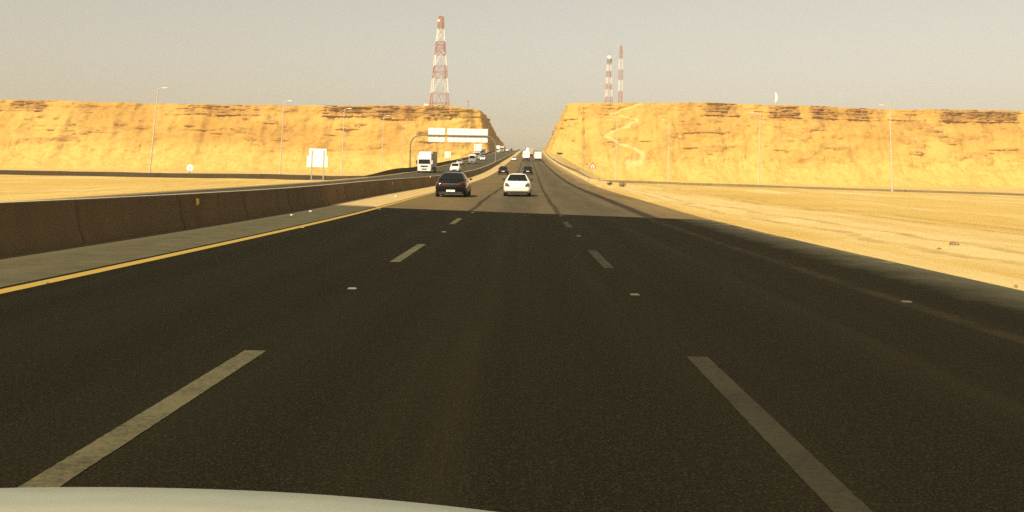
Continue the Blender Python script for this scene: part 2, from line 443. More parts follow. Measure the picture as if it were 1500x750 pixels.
# ------------------------------------------------------------------ mesh helpers
class MB:
    def __init__(self): self.v = []; self.f = []
    def add(self, vs, fs):
        o = len(self.v); self.v += [Vector(p) for p in vs]; self.f += [tuple(i+o for i in f) for f in fs]; return self
    def box(self, lo, hi):
        (x0, y0, z0), (x1, y1, z1) = lo, hi
        return self.add([(x0,y0,z0),(x1,y0,z0),(x1,y1,z0),(x0,y1,z0),(x0,y0,z1),(x1,y0,z1),(x1,y1,z1),(x0,y1,z1)],
                 [(0,3,2,1),(4,5,6,7),(0,1,5,4),(1,2,6,5),(2,3,7,6),(3,0,4,7)])
    def loft(self, rings, caps=True, closed=True):
        n = len(rings[0]); vs = [p for r in rings for p in r]; fs = []
        for i in range(len(rings)-1):
            for j in range(n if closed else n-1):
                k = (j+1) % n
                fs.append((i*n+j, i*n+k, (i+1)*n+k, (i+1)*n+j))
        if caps:
            fs.append(tuple(range(n-1, -1, -1))); fs.append(tuple((len(rings)-1)*n+j for j in range(n)))
        return self.add(vs, fs)
    def tube(self, pts, r, n=8, caps=True):
        pts = [Vector(p) for p in pts]; rings = []
        rr = r if isinstance(r, (list, tuple)) else [r]*len(pts)
        ref = None
        for i, p in enumerate(pts):
            t = (pts[min(i+1, len(pts)-1)] - pts[max(i-1, 0)]).normalized()
            if ref is None:
                ref = Vector((0, 0, 1)) if abs(t.z) < .9 else Vector((1, 0, 0))
            x = ref.cross(t).normalized(); y = t.cross(x)
            ref = y if abs(y.dot(t)) < .9 else ref
            rings.append([p + (x*math.cos(2*math.pi*k/n) + y*math.sin(2*math.pi*k/n))*rr[i] for k in range(n)])
        return self.loft(rings, caps)
    def bar(self, p, q, w):
        return self.tube([p, q], w*.7, 4)
    def cyl(self, c, axis, r, h, n=20):
        c = Vector(c); a = Vector(axis).normalized()
        return self.tube([c-a*h/2, c+a*h/2], r, n)
    def poly(self, pts, normal, th):
        """a flat outline with thickness"""
        nrm = Vector(normal).normalized()*th/2
        p0 = [Vector(p)-nrm for p in pts]; p1 = [Vector(p)+nrm for p in pts]
        return self.loft([p0, p1])
    def build(self, name, mat, parent=None, smooth=None, bevel=0, loc=None):
        me = bpy.data.meshes.new(name)
        me.from_pydata([tuple(p) for p in self.v], [], self.f)
        bm = bmesh.new(); bm.from_mesh(me)
        bmesh.ops.recalc_face_normals(bm, faces=bm.faces)
        if bevel:
            bmesh.ops.bevel(bm, geom=[e for e in bm.edges if len(e.link_faces) == 2 and e.calc_face_angle(0) > R(25)],
                            offset=bevel, segments=2, affect='EDGES', profile=.6)
        bm.to_mesh(me); bm.free()
        me.materials.append(M[mat] if isinstance(mat, str) else mat)
        if smooth is not None:
            me.shade_smooth(); me.set_sharp_from_angle(angle=R(smooth))
        o = bpy.data.objects.new(name, me); COL.objects.link(o)
        if parent: o.parent = parent
        if loc is not None: o.location = loc
        return o

def thing(name, label, cat, loc=(0, 0, 0), rot=(0, 0, 0), group=None):
    o = bpy.data.objects.new(name, None); COL.objects.link(o)
    o.empty_display_size = .5
    o.location = loc; o.rotation_euler = rot
    return tag(o, label, cat, group)
def tag(o, label=None, cat=None, group=None, kind=None):
    if label: o['label'] = label
    if cat: o['category'] = cat
    if group: o['group'] = group
    if kind: o['kind'] = kind
    return o
def copy_tree(o, parent=None):
    c = o.copy(); COL.objects.link(c)
    if parent: c.parent = parent
    for ch in list(o.children): copy_tree(ch, c)
    return c

# ------------------------------------------------------------------ ground sheet
def build_ground():
    us = [-2600, -1800, -1200, -800, -520, -380, -300]
    u = -260
    while u < -28:
        us.append(u); u += 4 if u < -80 else 2.0
    us += [-27, -25.5, -24.2, -22.9, -22.5, -16, -9, -2, 4, 7.2]
    off = [.5, 1.0, 1.6, 2.3, 3.0, 3.7, 4.4, 5.2, 6.0, 7.0, 8.0, 9.0, 10.2, 11.5]
    right = []
    w = 13.
    while w < 230: right.append(w); w += 1.6 if w < 60 else 4
    right += [280, 360, 500, 800, 1200, 1800, 2600]
    ys = [-2400, -1200, -600, -250, -120, -60, -30, -15, -8, -4]
    y = 0
    while y < 900:
        ys.append(y); y += 1.2 if y < 60 else (2.5 if y < 220 else 8)
    ys += [1000, 1200, 1500, 2000, 2800]
    mb = MB(); n = None
    for y in ys:
        row = list(us) + [right_edge(y)+o for o in off] + right
        n = len(row)
        for q in row:
            mb.v.append(Vector((q + C(min(y, 1300)), y, T(q, min(y, 1300)))))
    for i in range(len(ys)-1):
        for j in range(n-1):
            mb.f.append((i*n+j, i*n+j+1, (i+1)*n+j+1, (i+1)*n+j))
    o = mb.build('sand_ground', 'sand', smooth=60)
    tag(o, kind='structure')
build_ground()

# ------------------------------------------------------------------ roads
def skew(u): return -.48*(u+.6)
def ribbon(name, lanes, rows, mat, zoff, edge=None):
    """lanes: lateral positions, rows: distances; row value may be a function of u"""
    me_v, me_f, uvs = [], [], []
    n = len(lanes)
    for r in rows:
        for j, u in enumerate(lanes):
            y = r(u) if callable(r) else r
            uu = right_edge(y) if u == 'edge' else u
            if callable(r) and u == 'edge': y = r(uu)
            me_v.append((uu + C(y), y, P(y)+zoff)); uvs.append((uu, y))
    for i in range(len(rows)-1):
        for j in range(n-1):
            me_f.append((i*n+j, i*n+j+1, (i+1)*n+j+1, (i+1)*n+j))
    me = bpy.data.meshes.new(name); me.from_pydata(me_v, [], me_f)
    uvl = me.uv_layers.new(name='road')
    for lp in me.loops: uvl.data[lp.index].uv = uvs[lp.vertex_index]
    me.materials.append(M[mat]); me.shade_smooth()
    o = bpy.data.objects.new(name, me); COL.objects.link(o)
    tag(o, kind='structure'); return o

SHADE_EDGE = 40.6  # where the shade painted into the near asphalt stops
def near_row(y): return (lambda u, y=y: y + skew(0 if u == 'edge' else u)*sm(y, 8, SHADE_EDGE))
def far_row(y): return (lambda u, y=y: y + skew(0 if u == 'edge' else u)*(1-sm(y, SHADE_EDGE, SHADE_EDGE+40)))
near = [near_row(y) for y in [-60, -30, -15, -8, -4] + [k*1.5 for k in range(0, 27)] + [SHADE_EDGE]]
fary = [SHADE_EDGE]
while fary[-1] < 1290: fary.append(fary[-1] + (2 if fary[-1] < 120 else 5))
far = [far_row(y) for y in fary]
lan = [-6.5, -5.5, -4.3, -2.2, -.4, 1.4, 3.2, 4.8, 5.6, 6.4]
ribbon('road', lan + ['edge'], near, 'asphalt_shaded', .0)
ribbon('road', lan + ['edge'], far, 'asphalt_old', -.003)
plain_rows = [-60, -30, -15] + [k*2 for k in range(0, 60)] + list(range(120, 1295, 5))
ribbon('road_shoulder', [-8.95, -8.2, -7.4, -6.5], plain_rows, 'shoulder', -.004)
ribbon('opposite_road', [LEFT_EDGE-.3, -19, -16, -13, -11, -9.4], plain_rows, 'asphalt_opp', -.004)

def strip(mb, u0, u1, ya, yb, z=.006, step=2.0, slant=0.):
    n = max(1, int((yb-ya)/step)); rows = []
    for i in range(n+1):
        y = ya + (yb-ya)*i/n
        j0, j1 = (random.gauss(0, .0016), random.gauss(0, .0016)) if step < .5 else (0, 0)
        rows.append([(u0+j0+C(y), y, P(y)+z), (u1+j1+C(y), y+slant, P(y)+z)])
    mb.loft(rows, caps=False, closed=False)
mk = MB()
def yhit(px, py): return hit(px, py, road_z).y
for (y0, y1) in ((3.2, yhit(373, 514)), (yhit(586, 384), yhit(621, 358)), (yhit(667, 328.5), yhit(677, 320))):
    strip(mk, -2.17-.09, -2.17+.09, y0, y1, z=.004, step=.05)
tag(mk.build('lane_marking', 'mark_white'), kind='structure')
mk = MB()
for (y0, y1) in ((3.2, yhit(1022, 523)), (yhit(888, 393), yhit(872, 367)), (yhit(837, 333.5), yhit(829, 325))):
    strip(mk, 1.47-.088, 1.47+.088, y0, y1, z=.004, step=.05)
tag(mk.build('lane_marking', 'mark_faded'), kind='structure')
mk = MB()
strip(mk, -6.37, -6.13, 0, 110, z=.004, step=.3)
tag(mk.build('edge_marking', 'mark_yellow'), kind='structure')
# the opposite carriageway has its own faint lines
mk = MB()
for k in range(60):
    for u in (-13.3, -17.0): strip(mk, u-.08, u+.08, 30+k*12, 34+k*12)
strip(mk, -10.6, -10.4, 0, 700, step=5); strip(mk, -20.8, -20.6, 0, 700, step=5)
tag(mk.build('lane_marking', 'mark_faded'), kind='structure')

# ------------------------------------------------------------------ barriers
def sweep_barrier(path, prof):
    """path: list of (x,y,z); prof: list of (offset to the right, height)"""
    mb = MB(); rings = []
    for i, p in enumerate(path):
        q0 = Vector(path[max(0, i-1)]); q1 = Vector(path[min(len(path)-1, i+1)])
        t = (q1-q0); t.z = 0; t.normalize(); r = Vector((t.y, -t.x, 0))
        rings.append([Vector(p) + r*o*s + Vector((0, 0, h)) for (o, h), s in ((q, path_s[i] if path_s else 1) for q in prof)])
    mb.loft(rings); return mb
JERSEY = [(-.30, -.12), (-.30, .07), (-.20, .30), (-.105, .88), (-.09, .90), (.09, .90), (.105, .88), (.20, .30), (.30, .07), (.30, -.12)]
BU = -9.17
ys = []; path_s = []
y = -40
while y < 900:
    # a narrow joint groove between the cast lengths
    for d, s in ((0, 1), (.06, .86), (.10, .86), (.16, 1)):
        if d == 0 or y < 150: ys.append(y+d); path_s.append(s)
    y += 6 if y < 300 else 10
path = [(BU+C(y), y, P(y)) for y in ys]
med = tag(sweep_barrier(path, JERSEY).build('concrete_barrier', 'barrier', smooth=25),
          'long brown concrete median barrier between the two carriageways', 'barrier')
# amber reflectors fixed to the barrier side
for (px, py, mat) in ((287, 296, 'yellow_reflector'), (493, 281.5, 'trim'), (574, 268.5, 'yellow_reflector'), (630, 259.5, 'yellow_reflector')):
    d = ray(px, py); d = d/d.x
    t = BU + .13
    for _ in range(6):
        q = CAM + d*t; t = BU + .13 + C(q.y)
    q = CAM + d*t
    r = MB(); r.box((-.03, -.03, -.10), (.03, .03, .10)); r.box((.03, -.09, -.06), (.06, .09, .09)); r.box((.0, -.12, -.09), (.03, .12, -.06))
    o = r.build('reflector', mat, med, loc=q)
path_s = []
def resample(ctrl, step):
    out = []
    for i in range(len(ctrl)-1):
        p0 = Vector(ctrl[max(0, i-1)]); p1 = Vector(ctrl[i]); p2 = Vector(ctrl[i+1]); p3 = Vector(ctrl[min(len(ctrl)-1, i+2)])
        n = max(2, int((p2-p1).length/step))
        for k in range(n):
            t = k/n
            out.append(.5*((2*p1) + (p2-p0)*t + (2*p0-5*p1+4*p2-p3)*t*t + (3*p1-p0-3*p2+p3)*t**3))
    out.append(Vector(ctrl[-1])); return out
LOWWALL = [(-.2, -.5), (-.2, 0), (-.14, .55), (-.12, .58), (.12, .58), (.14, .55), (.2, 0), (.2, -.5)]
ctrl = [(-420, 200), (-240, 192), (-160, 184), (-95, 179), (-58, 175), (-36, 166), (-26, 163), (-22.7+C(180), 182), (-22.8+C(215), 215)]
ctrl += [(-22.8+C(y), y) for y in range(250, 760, 40)]
pts = resample(ctrl, 3.0)
TALL = [(o*1.1, h*1.5) for o, h in LOWWALL]
path = [(p.x, p.y, ground(p.x, p.y)) for p in pts]
tag(sweep_barrier(path, TALL).build('concrete_barrier', 'barrier_dark', smooth=25),
    'low dark brown barrier along the far left roadside below the left cliff', 'barrier')
ctrl = [(420, 240), (240, 212), (150, 198), (94, 190), (58, 192), (28, 198), (right_edge(225)+3.4+C(225), 226), (right_edge(260)+1.6+C(260), 262)]
ctrl += [(right_edge(y)+1.2+C(y), y) for y in range(300, 700, 40)]
path = [(p.x, p.y, ground(p.x, p.y)) for p in resample(ctrl, 3.0)]
tag(sweep_barrier(path, LOWWALL).build('concrete_barrier', 'barrier_pale', smooth=25),
    'low dusty tan barrier curving away along the right roadside below the right cliff', 'barrier')

# ------------------------------------------------------------------ cliffs
def face_profile(q):
    tab = [(0, 0), (.26, .44), (.33, .485), (.60, .70), (.66, .73), (.86, .90), (.90, .955), (1, 1.0)]
    for i in range(len(tab)-1):
        if q <= tab[i+1][0]:
            t = (q-tab[i][0])/(tab[i+1][0]-tab[i][0]); return tab[i][1]+(tab[i+1][1]-tab[i][1])*t
    return 1.
PATH_PX = [[(938, 151), (915, 158), (895, 166)], [(906, 168), (936, 175), (919, 184), (887, 197), (905, 208), (927, 215), (942, 224), (940, 236), (925, 238)]]
PATHS = []
for pl in PATH_PX:
    row = []
    for (x, y) in pl:
        q = at_depth(x, y, 700-42*min(1, max(0, (y-152)/100))); row.append((q.x, q.z))
    fine_row = []
    for i in range(len(row)-1):
        p0, p1, p2, p3 = row[max(0, i-1)], row[i], row[i+1], row[min(len(row)-1, i+2)]
        for k in range(6):
            t = k/6
            cr = [.5*(2*p1[j] + (p2[j]-p0[j])*t*.8 + (2*p0[j]-5*p1[j]+4*p2[j]-p3[j])*t*t + (3*p1[j]-p0[j]-3*p2[j]+p3[j])*t**3) for j in (0, 1)]
            wv = mnoise.noise(Vector((cr[0]*.18, cr[1]*.18, 5))), mnoise.noise(Vector((cr[0]*.18, cr[1]*.18, 9)))
            fine_row.append((cr[0]+1.6*wv[0], cr[1]+1.3*wv[1]))
    fine_row.append(row[-1]); PATHS.append(fine_row)
def path_mask(x, z):
    best = 0
    for k, row in enumerate(PATHS):
        for i in range(len(row)-1):
            ax, az = row[i]; bx, bz = row[i+1]
            dx, dz = bx-ax, bz-az; t = max(0, min(1, ((x-ax)*dx+(z-az)*dz)/(dx*dx+dz*dz)))
            d = math.hypot(x-ax-dx*t, (z-az-dz*t)*1.25)
            w = (.8 + (k*.7*(i+t)/48 if k else 0) + 1.1*max(0, (i+t)/6-6)*k)*(.75+.9*abs(mnoise.noise(Vector((x*.4, z*.4, 2)))))
            best = max(best, 1-sm(d, w*.35, w*1.9))
    return best

# stretches of bare dark caprock, in metres across (from the photo's skyline)
CAPS = {}
for sd_, lst in ((-1, ((-200, 78, .9), (105, 145, .45), (262, 298, .6), (303, 356, .8), (368, 425, 1.), (423, 548, 1.), (545, 686, .95), (690, 740, .8))),
                 (1, ((862, 906, .55), (1030, 1084, .85), (1098, 1226, 1.), (1233, 1284, .85), (1326, 1352, .5), (1362, 1720, .95)))):
    CAPS[sd_] = [(at_depth(p, 155, 700).x, at_depth(q_, 155, 700).x, k) for p, q_, k in lst]

def build_cliff(side):
    # control: foot x,y ; rim x,y ; rim z ; cut weight (0 talus slope, 1 cut rock wall)
    if side < 0:
        rim_px = [(-700, 150), (-300, 149), (0, 147), (60, 146.5), (160, 150), (300, 153), (400, 154), (600, 154.5), (640, 154), (684, 158)]
        ctl = []
        for (x, y) in rim_px:
            q = at_depth(x, y, 700); ctl.append((q.x, 652, q.x, 700, q.z, 0))
        ctl = [c if c[0] < -100 else (c[0], 652+.57*(c[0]+100), c[2], c[3], c[4], .25*sm(c[0], -100, -40)) for c in ctl]
        ctl += [(-33, 690.5, -35, 704, at_depth(697, 159.5, 704).z, .5), (-26.0, 695, -31.0, 706, at_depth(703.5, 161.5, 706).z, .8), (-23.6, 699, -29.5, 711, at_depth(706.5, 163.5, 711).z, 1)]
        for y in (740, 780, 830, 900, 1000, 1200):
            ctl.append((-29.5+C(y), y, -34.5+C(y), y, ctl[-1][4]-(.7 if y < 900 else 2.5), 1))
    else:
        rim_px = [(2250, 170), (1800, 166), (1500, 162), (1420, 161), (1300, 160), (1150, 154), (1040, 150), (950, 151), (890, 150.5), (856, 151)]
        ctl = []
        for (x, y) in rim_px:
            q = at_depth(x, y, 700); ctl.append((q.x, 652, q.x, 700, q.z, 0))
        ctl += [(39, 656, 42.4, 701.5, at_depth(851, 151, 702).z, .12), (33, 663, 41, 702.5, at_depth(848, 151, 703).z, .25), (26.5, 674, 38.5, 704, at_depth(843, 151, 704).z, .5), (19, 692, 34, 706, at_depth(835, 151.5, 706).z, .8), (15.6, 706, 31.0, 714, at_depth(829, 154, 714).z, 1)]
        for y in (740, 780, 830, 900, 1000, 1200):
            ctl.append((10.5+C(y), y, 25.5+C(y), y, ctl[-1][4]-(.7 if y < 900 else 2.5), 1))
    # resample along the rim
    st = []
    for i in range(len(ctl)-1):
        A, B = ctl[i], ctl[i+1]
        ln = max(math.hypot(B[2]-A[2], B[3]-A[3]), math.hypot(B[0]-A[0], B[1]-A[1]))
        vis = abs(A[2]) < 385 and abs(B[2]) < 385
        step = .85 if vis and B[5] < 1 else (2.0 if B[5] >= 1 and B[1] < 850 else 6.0)
        n = max(2, int(ln/step))
        for k in range(n):
            t = k/n; st.append(tuple(A[j]+(B[j]-A[j])*t for j in range(6)))
    st.append(ctl[-1])
    qs = [i/58*.84 for i in range(59)] + [.84+.16*i/26 for i in range(1, 27)]
    V, F, colr = [], [], []
    nq = len(qs)
    run = [0.0]
    for i in range(1, len(st)):
        run.append(run[-1] + max(math.hypot(st[i][0]-st[i-1][0], st[i][1]-st[i-1][1]), math.hypot(st[i][2]-st[i-1][2], st[i][3]-st[i-1][3])))
    for si, (fx, fy, rx, ry, rz, w) in enumerate(st):
        fz = ground(fx, fy) - 1.0 if w < .9 else P(fy)-1.0
        a_, b_ = st[max(0, si-14)], st[min(len(st)-1, si+14)]
        n2 = Vector((a_[0]-a_[2]+b_[0]-b_[2], a_[1]-a_[3]+b_[1]-b_[3], 0))
        n2 = n2.normalized() if n2.length > .1 else Vector((0, -1, 0))
        sx = st[0][0] + run[si]*(-side)
        capm = 0
        for (xa, xb, k) in CAPS[side]:
            capm = max(capm, k*sm(rx + 9*fbm(sx*.06, .3, 1, 3), xa-7, xa+9)*(1-sm(rx + 9*fbm(sx*.06, .3, 4, 3), xb-9, xb+7)))
        if abs(rx) > 370: capm = sm(fbm(sx*.011 + side*7, 2.2, 0, 3), -.12, .16)
        capm = capm*sm(fbm(sx*.04, 7.7, side, 3), -.42, -.1)*(1-.5*w)
        qcap = .84 - (.05*sm(rx, -120, -85)*(1-sm(rx, -62, -45)) if side < 0 else 0)
        rzz = rz + .5*fbm(sx*.05, 9.1, side, 3) + .25*fbm(sx*.3, 3.3, side, 2)
        lean = 5.0*fbm(sx*.008, 5.7, side*3, 3)
        for q in qs:
            d = face_profile(q)*(1-w) + q*w
            x = fx+(rx-fx)*d; y = fy+(ry-fy)*d; z = fz+(rzz-fz)*q
            fade = sm(q, 0, .06)
            # broad buttresses, gullies, rubble
            gul = fbm(sx*.05, z*.012, side*4.4, 4)
            det = fbm(x*.13, y*.1+side*9, z*.20, 4)
            o = (lean*(1-w) + 3.0*gul*(1-.6*w) + (1.7-.3*w)*det)*fade
            rill = abs(fbm(sx*.22, z*.03, 6.6*side, 3))
            o -= (1-w)*.9*max(0, .13-rill)/.13*sm(fbm(sx*.02, 6.1, side, 2), -.05, .25)*sm(q, .10, .2)*(1-sm(q, .32, .48))
            # hard layers that stand out in steps
            hard = fbm(sx*.020, z*.42+1.5*fbm(sx*.01, 0, 1, 2), side*2, 3)
            led = max(0, hard-.46)*5.0*sm(q, .2, .5)*(1-w*.5)
            pit = fbm(sx*.06, z*.20, side*5.5+2, 4)
            dark = sm(pit, .40, .52)*sm(q, .22, .4)*(1-sm(q, .84, .9))
            o += min(1.5, led)*fade + dark*.9
            rock = min(.4, led*.25) + dark*.6*(.6+.8*fbm(sx*.5, z*1.1, 3, 2))
            if q > qcap:
                lz = z/1.15 + .9*fbm(sx*.02, 4.4, side, 2)
                li = math.floor(lz); fr = lz-li
                prot = .45+.9*fbm(sx*.055, li*3.7, side*3, 3) + .55*fbm(sx*.35, li*2.1, 1, 3)
                prot = max(0., min(1.3, prot))
                nose = 1-abs(fr-.55)**3*3
                o += capm*(3.0*prot*max(0, nose)-.8)*(1-sm(q, .985, 1.0)*.5)
                rock = max(rock, capm*(.5+.5*sm(prot, .2, .7))*sm(q, qcap+.005, qcap+.035)*(1-sm(q, .965, .99)*.6))
            elif q > qcap-.06:
                o -= capm*1.3*sm(q, qcap-.06, qcap)
                rock = max(rock, capm*.5*sm(q, qcap-.03, qcap))
            p = Vector((x, y, z)) + n2*o
            if 0 < q < .999: p.z += .25*det*(1-w)
            V.append(p)
            tal = 1-sm(q + .16*fbm(sx*.018, 1.1, side, 3), .24, .42)
            pm = path_mask(p.x, p.z) if side > 0 and 40 < p.x < 100 else 0
            if side < 0 and -66 < rx < -31: tal = max(tal, .75*sm(q, .5, .8))
            if side > 0 and rx < 110 and w < .9: tal = max(tal, .45)
            if w > .85: tal *= .4
            if pm > .05: V[-1] = p - n2*.8*pm - Vector((0, 0, .35*pm))     # cut into the slope
            colr.append((rock*(1-.3*w)*(1-pm), pm, tal, 1))
    ns = len(st)
    for i in range(ns-1):
        for j in range(nq-1):
            f = (i*nq+j, (i+1)*nq+j, (i+1)*nq+j+1, i*nq+j+1)
            F.append(f if side > 0 else f[::-1])
    # plateau on top
    rim = [i*nq+nq-1 for i in range(ns)]
    k = len(V)
    zb = 40
    V += [Vector((st[-1][2]+side*5, 2300, zb)), Vector((side*2300, 2300, zb)), Vector((side*2300, 740, zb+10))]
    colr += [(0, 0, 0, 1)]*3
    F.append(tuple(rim + [k, k+1, k+2]))
    me = bpy.data.meshes.new('cliff'); me.from_pydata([tuple(p) for p in V], [], F)
    bm = bmesh.new(); bm.from_mesh(me)
    big = [f for f in bm.faces if len(f.verts) > 4]
    bmesh.ops.triangulate(bm, faces=big)
    bmesh.ops.recalc_face_normals(bm, faces=bm.faces)
    bm.to_mesh(me); bm.free()
    at = me.color_attributes.new('strata', 'FLOAT_COLOR', 'POINT')
    at.data.foreach_set('color', [c for r in colr for c in r])
    me.materials.append(M['cliff']); me.shade_smooth(); me.set_sharp_from_angle(angle=R(50))
    o = bpy.data.objects.new('cliff', me); COL.objects.link(o)
    tag(o, kind='structure')
build_cliff(-1); build_cliff(1)

# ------------------------------------------------------------------ vehicles
def wheel(parent, x, y, r, w, rimmat='rim', part='wheel', rim=True):
    mb = MB(); s = 1 if x > 0 else -1
    prof = [(0, .55), (0, .97), (.2, 1.0), (.8, 1.0), (1.0, .95), (1.0, .62)]
    rings = []
    n = 22
    for (t, k) in [(0, .3)] + prof + [(1.0-.12, .6), (1.0-.12, .3)]:
        rings.append([Vector((s*(w*(t-.5)), math.cos(2*math.pi*i/n)*r*k, math.sin(2*math.pi*i/n)*r*k)) for i in range(n)])
    mb.loft(rings)
    o = mb.build(part, 'tyre', parent, smooth=35, loc=(x, y, r))
    if rim:
        rb = MB(); rb.cyl((s*w*.42, 0, 0), (1, 0, 0), r*.6, .04, 20); rb.cyl((s*w*.46, 0, 0), (1, 0, 0), r*.16, .05, 10)
        for k in range(5):
            a = 2*math.pi*k/5; d = Vector((0, math.cos(a), math.sin(a)))
            rb.bar(Vector((s*w*.47, 0, 0))+d*r*.1, Vector((s*w*.45, 0, 0))+d*r*.56, .05)
        rb.build('rim', rimmat, o, smooth=35)
    return o

def section(y, zb, zt, hw, crown=.02):
    """body cross-section at station y, full ring"""
    h = zt-zb
    half = [(hw*.86, zb), (hw*.965, zb+h*.10), (hw, zb+h*.34), (hw*.995, zb+h*.60), (hw*.955, zb+h*.84), (hw*.88, zb+h*.965), (hw*.72, zt), (hw*.36, zt+crown)]
    pts = [(x, y, z) for x, z in half] + [(0, y, zt+crown*1.2)] + [(-x, y, z) for x, z in reversed(half)]
    return [Vector(p) for p in pts]

def quad_on(P4, u0, u1, v0, v1, off, inset=0):
    """four points on the quad P4 = (bottom-left, bottom-right, top-right, top-left)"""
    bl, br, tr, tl = [Vector(p) for p in P4]
    def at(u, v): return (bl*(1-u)+br*u)*(1-v) + (tl*(1-u)+tr*u)*v
    n = (br-bl).cross(tl-bl).normalized()
    return [at(*c)+n*off for c in ((u0, v0), (u1, v0), (u1, v1), (u0, v1))], n

def car(name, label, cat, loc, rot, paint, dims, group=None, style='sedan', lamps='red', detail=2):
    Lh, W, H = dims[0]/2, dims[1]/2, dims[2]
    t = thing(name, label, cat, loc, rot, group)
    belt = H*(.66 if style == 'sedan' else .60)
    zb = .22
    mb = MB()
    if style == 'sedan':
        S = [(-Lh, zb+.16, belt*.80, W*.80), (-Lh+.05, zb+.08, belt*.90, W*.88), (-Lh+.16, zb+.04, belt*.985, W*.94), (-Lh+.42, zb, belt*1.015, W*.975),
             (-Lh+.95, zb, belt*1.02, W), (-.6, zb, belt*1.0, W), (.6, zb, belt*.99, W), (1.0, zb, belt*.96, W*.995), (Lh-.7, zb, belt*.88, W*.97),
             (Lh-.28, zb+.02, belt*.80, W*.92), (Lh-.06, zb+.06, belt*.70, W*.82), (Lh, zb+.12, belt*.58, W*.72)]
        rb, rt, ft, fb = -Lh+.42, -Lh+1.45, .12, 1.15
    else:
        S = [(-Lh, zb+.16, belt*.84, W*.86), (-Lh+.06, zb+.06, belt*.95, W*.93), (-Lh+.2, zb+.02, belt, W*.97), (-Lh+.6, zb, belt*1.01, W),
             (-.6, zb, belt, W), (.6, zb, belt*.99, W), (1.0, zb, belt*.98, W*.995), (Lh-.6, zb, belt*.93, W*.97),
             (Lh-.22, zb+.02, belt*.87, W*.93), (Lh-.05, zb+.06, belt*.76, W*.86), (Lh, zb+.14, belt*.62, W*.78)]
        rb, rt, ft, fb = -Lh+.10, -Lh+.45, .1, .95
    mb.loft([section(*s) for s in S])
    mb.build('body', paint, t, smooth=48)
    # greenhouse
    w0, w1 = W*.91, W*(.58 if style == 'sedan' else .68)
    z0, z1 = belt-.02, H
    base = [(-w0, rb), (w0, rb), (w0, fb), (-w0, fb)]
    cab = MB(); rings = []
    for k, (v, e) in enumerate(((0, 0), (.45, .03), (.86, .035), (.97, .0), (1.0, -.10))):
        ww = w0+(w1-w0)*v+e*.6; yr = rb+(rt-rb)*v-e; yf = fb+(ft-fb)*v+e
        z = z0+(z1-z0)*v
        c = .10 + .10*v
        ring = []
        for (cx, cy, sx_, sy_) in ((-ww, yr, 1, 1), (ww, yr, -1, 1), (ww, yf, -1, -1), (-ww, yf, 1, -1)):
            a = [(cx, cy+c*sy_*1.2), (cx+c*sx_*.3, cy+c*sy_*.3), (cx+c*sx_*1.2, cy)]
            if sx_*sy_ < 0: a = a[::-1]
            ring += [Vector((px, py, z)) for px, py in a]
        rings.append(ring)
    rings.append([Vector((p.x*.6, p.y*.6+(rt+ft)*.2, z1+.03)) for p in rings[-1]])
    cab.loft(rings)
    cab.build('roof', paint, t, smooth=50)
    zz0, zz1 = z0, z1
    # window panes, a thin slab just proud of the shell
    rear = [(-w0, rb, zz0), (w0, rb, zz0), (w1, rt, zz1), (-w1, rt, zz1)]
    front = [(w0, fb, zz0), (-w0, fb, zz0), (-w1, ft, zz1), (w1, ft, zz1)]
    rside = [(w0, rb, zz0), (w0, fb, zz0), (w1, ft, zz1), (w1, rt, zz1)]
    lside = [(-w0, fb, zz0), (-w0, rb, zz0), (-w1, rt, zz1), (-w1, ft, zz1)]
    v0 = .10 if style == 'sedan' else .14
    for quad, nm in ((rear, 'rear_window'), (front, 'windscreen')):
        p, n = quad_on(quad, .075, .925, v0, .84, .045); MB().poly(p, n, .012).build(nm, 'glass', t)
    for quad in (rside, lside):
        for (u0, u1) in ((.16, .50), (.53, .84)):
            p, n = quad_on(quad, u0, u1, .14, .84, .032); MB().poly(p, n, .012).build('side_window', 'glass', t)
    for x in (-W+.12, W-.12):
        for y in (-Lh+.92, Lh-.88): wheel(t, x, y, .32, .22, rim=detail > 0)
    b = MB(); b.box((-W*.74, -Lh+.03, zb-.05), (W*.74, -Lh+.5, zb+.16)); b.build('bumper_valance', 'trim', t)
    b = MB(); b.box((-W*.80, -Lh+.4, .17), (W*.80, Lh-.3, zb+.06)); b.build('underside', 'trim', t)
    for s in (-1, 1):
        m = MB(); m.box((s*(W+.02)-.01, .72, belt+.0), (s*(W+.02)+.01, .78, belt+.06))
        xs = sorted((s*(W-.04), s*(W+.13))); m.box((xs[0], .66, belt+.04), (xs[1], .78, belt+.15))
        m.build('wing_mirror', 'trim', t, bevel=.012)
    yb = -Lh+.03
    def lens(pts, mat, th=.05):
        return MB().poly(pts, (0, 1, 0), th).build('tail_light', mat, t)
    for s in (-1, 1):
        if lamps == 'wedge':
            pts = [(s*W*.88, -Lh+.05, belt*.70), (s*W*.56, -Lh+.0, belt*.71), (s*W*.60, -Lh+.01, belt*.82), (s*W*.74, -Lh+.06, belt*.94), (s*W*.86, -Lh+.09, belt*.90)]
            lens(pts, 'dark_lens', .13)
        elif lamps == 'wide':
            pts = [(s*W*.90, -Lh+.16, belt*.74), (s*W*.40, -Lh+.02, belt*.76), (s*W*.40, -Lh+.02, belt*.87), (s*W*.84, -Lh+.12, belt*.95)]
            lens(pts, 'red_lens', .10)
        else:
            pts = [(s*W*.92, -Lh+.12, belt*.62), (s*W*.66, -Lh+.03, belt*.62), (s*W*.66, -Lh+.03, belt*.88), (s*W*.90, -Lh+.12, belt*.90)]
            lens(pts, 'red_lens', .10)
        hp = [(s*W*.86, Lh-.14, belt*.62), (s*W*.45, Lh-.02, belt*.56), (s*W*.47, Lh-.03, belt*.68), (s*W*.82, Lh-.20, belt*.78)]
        MB().poly(hp, (0, 1, 0), .10).build('headlight', 'clear_lens', t)
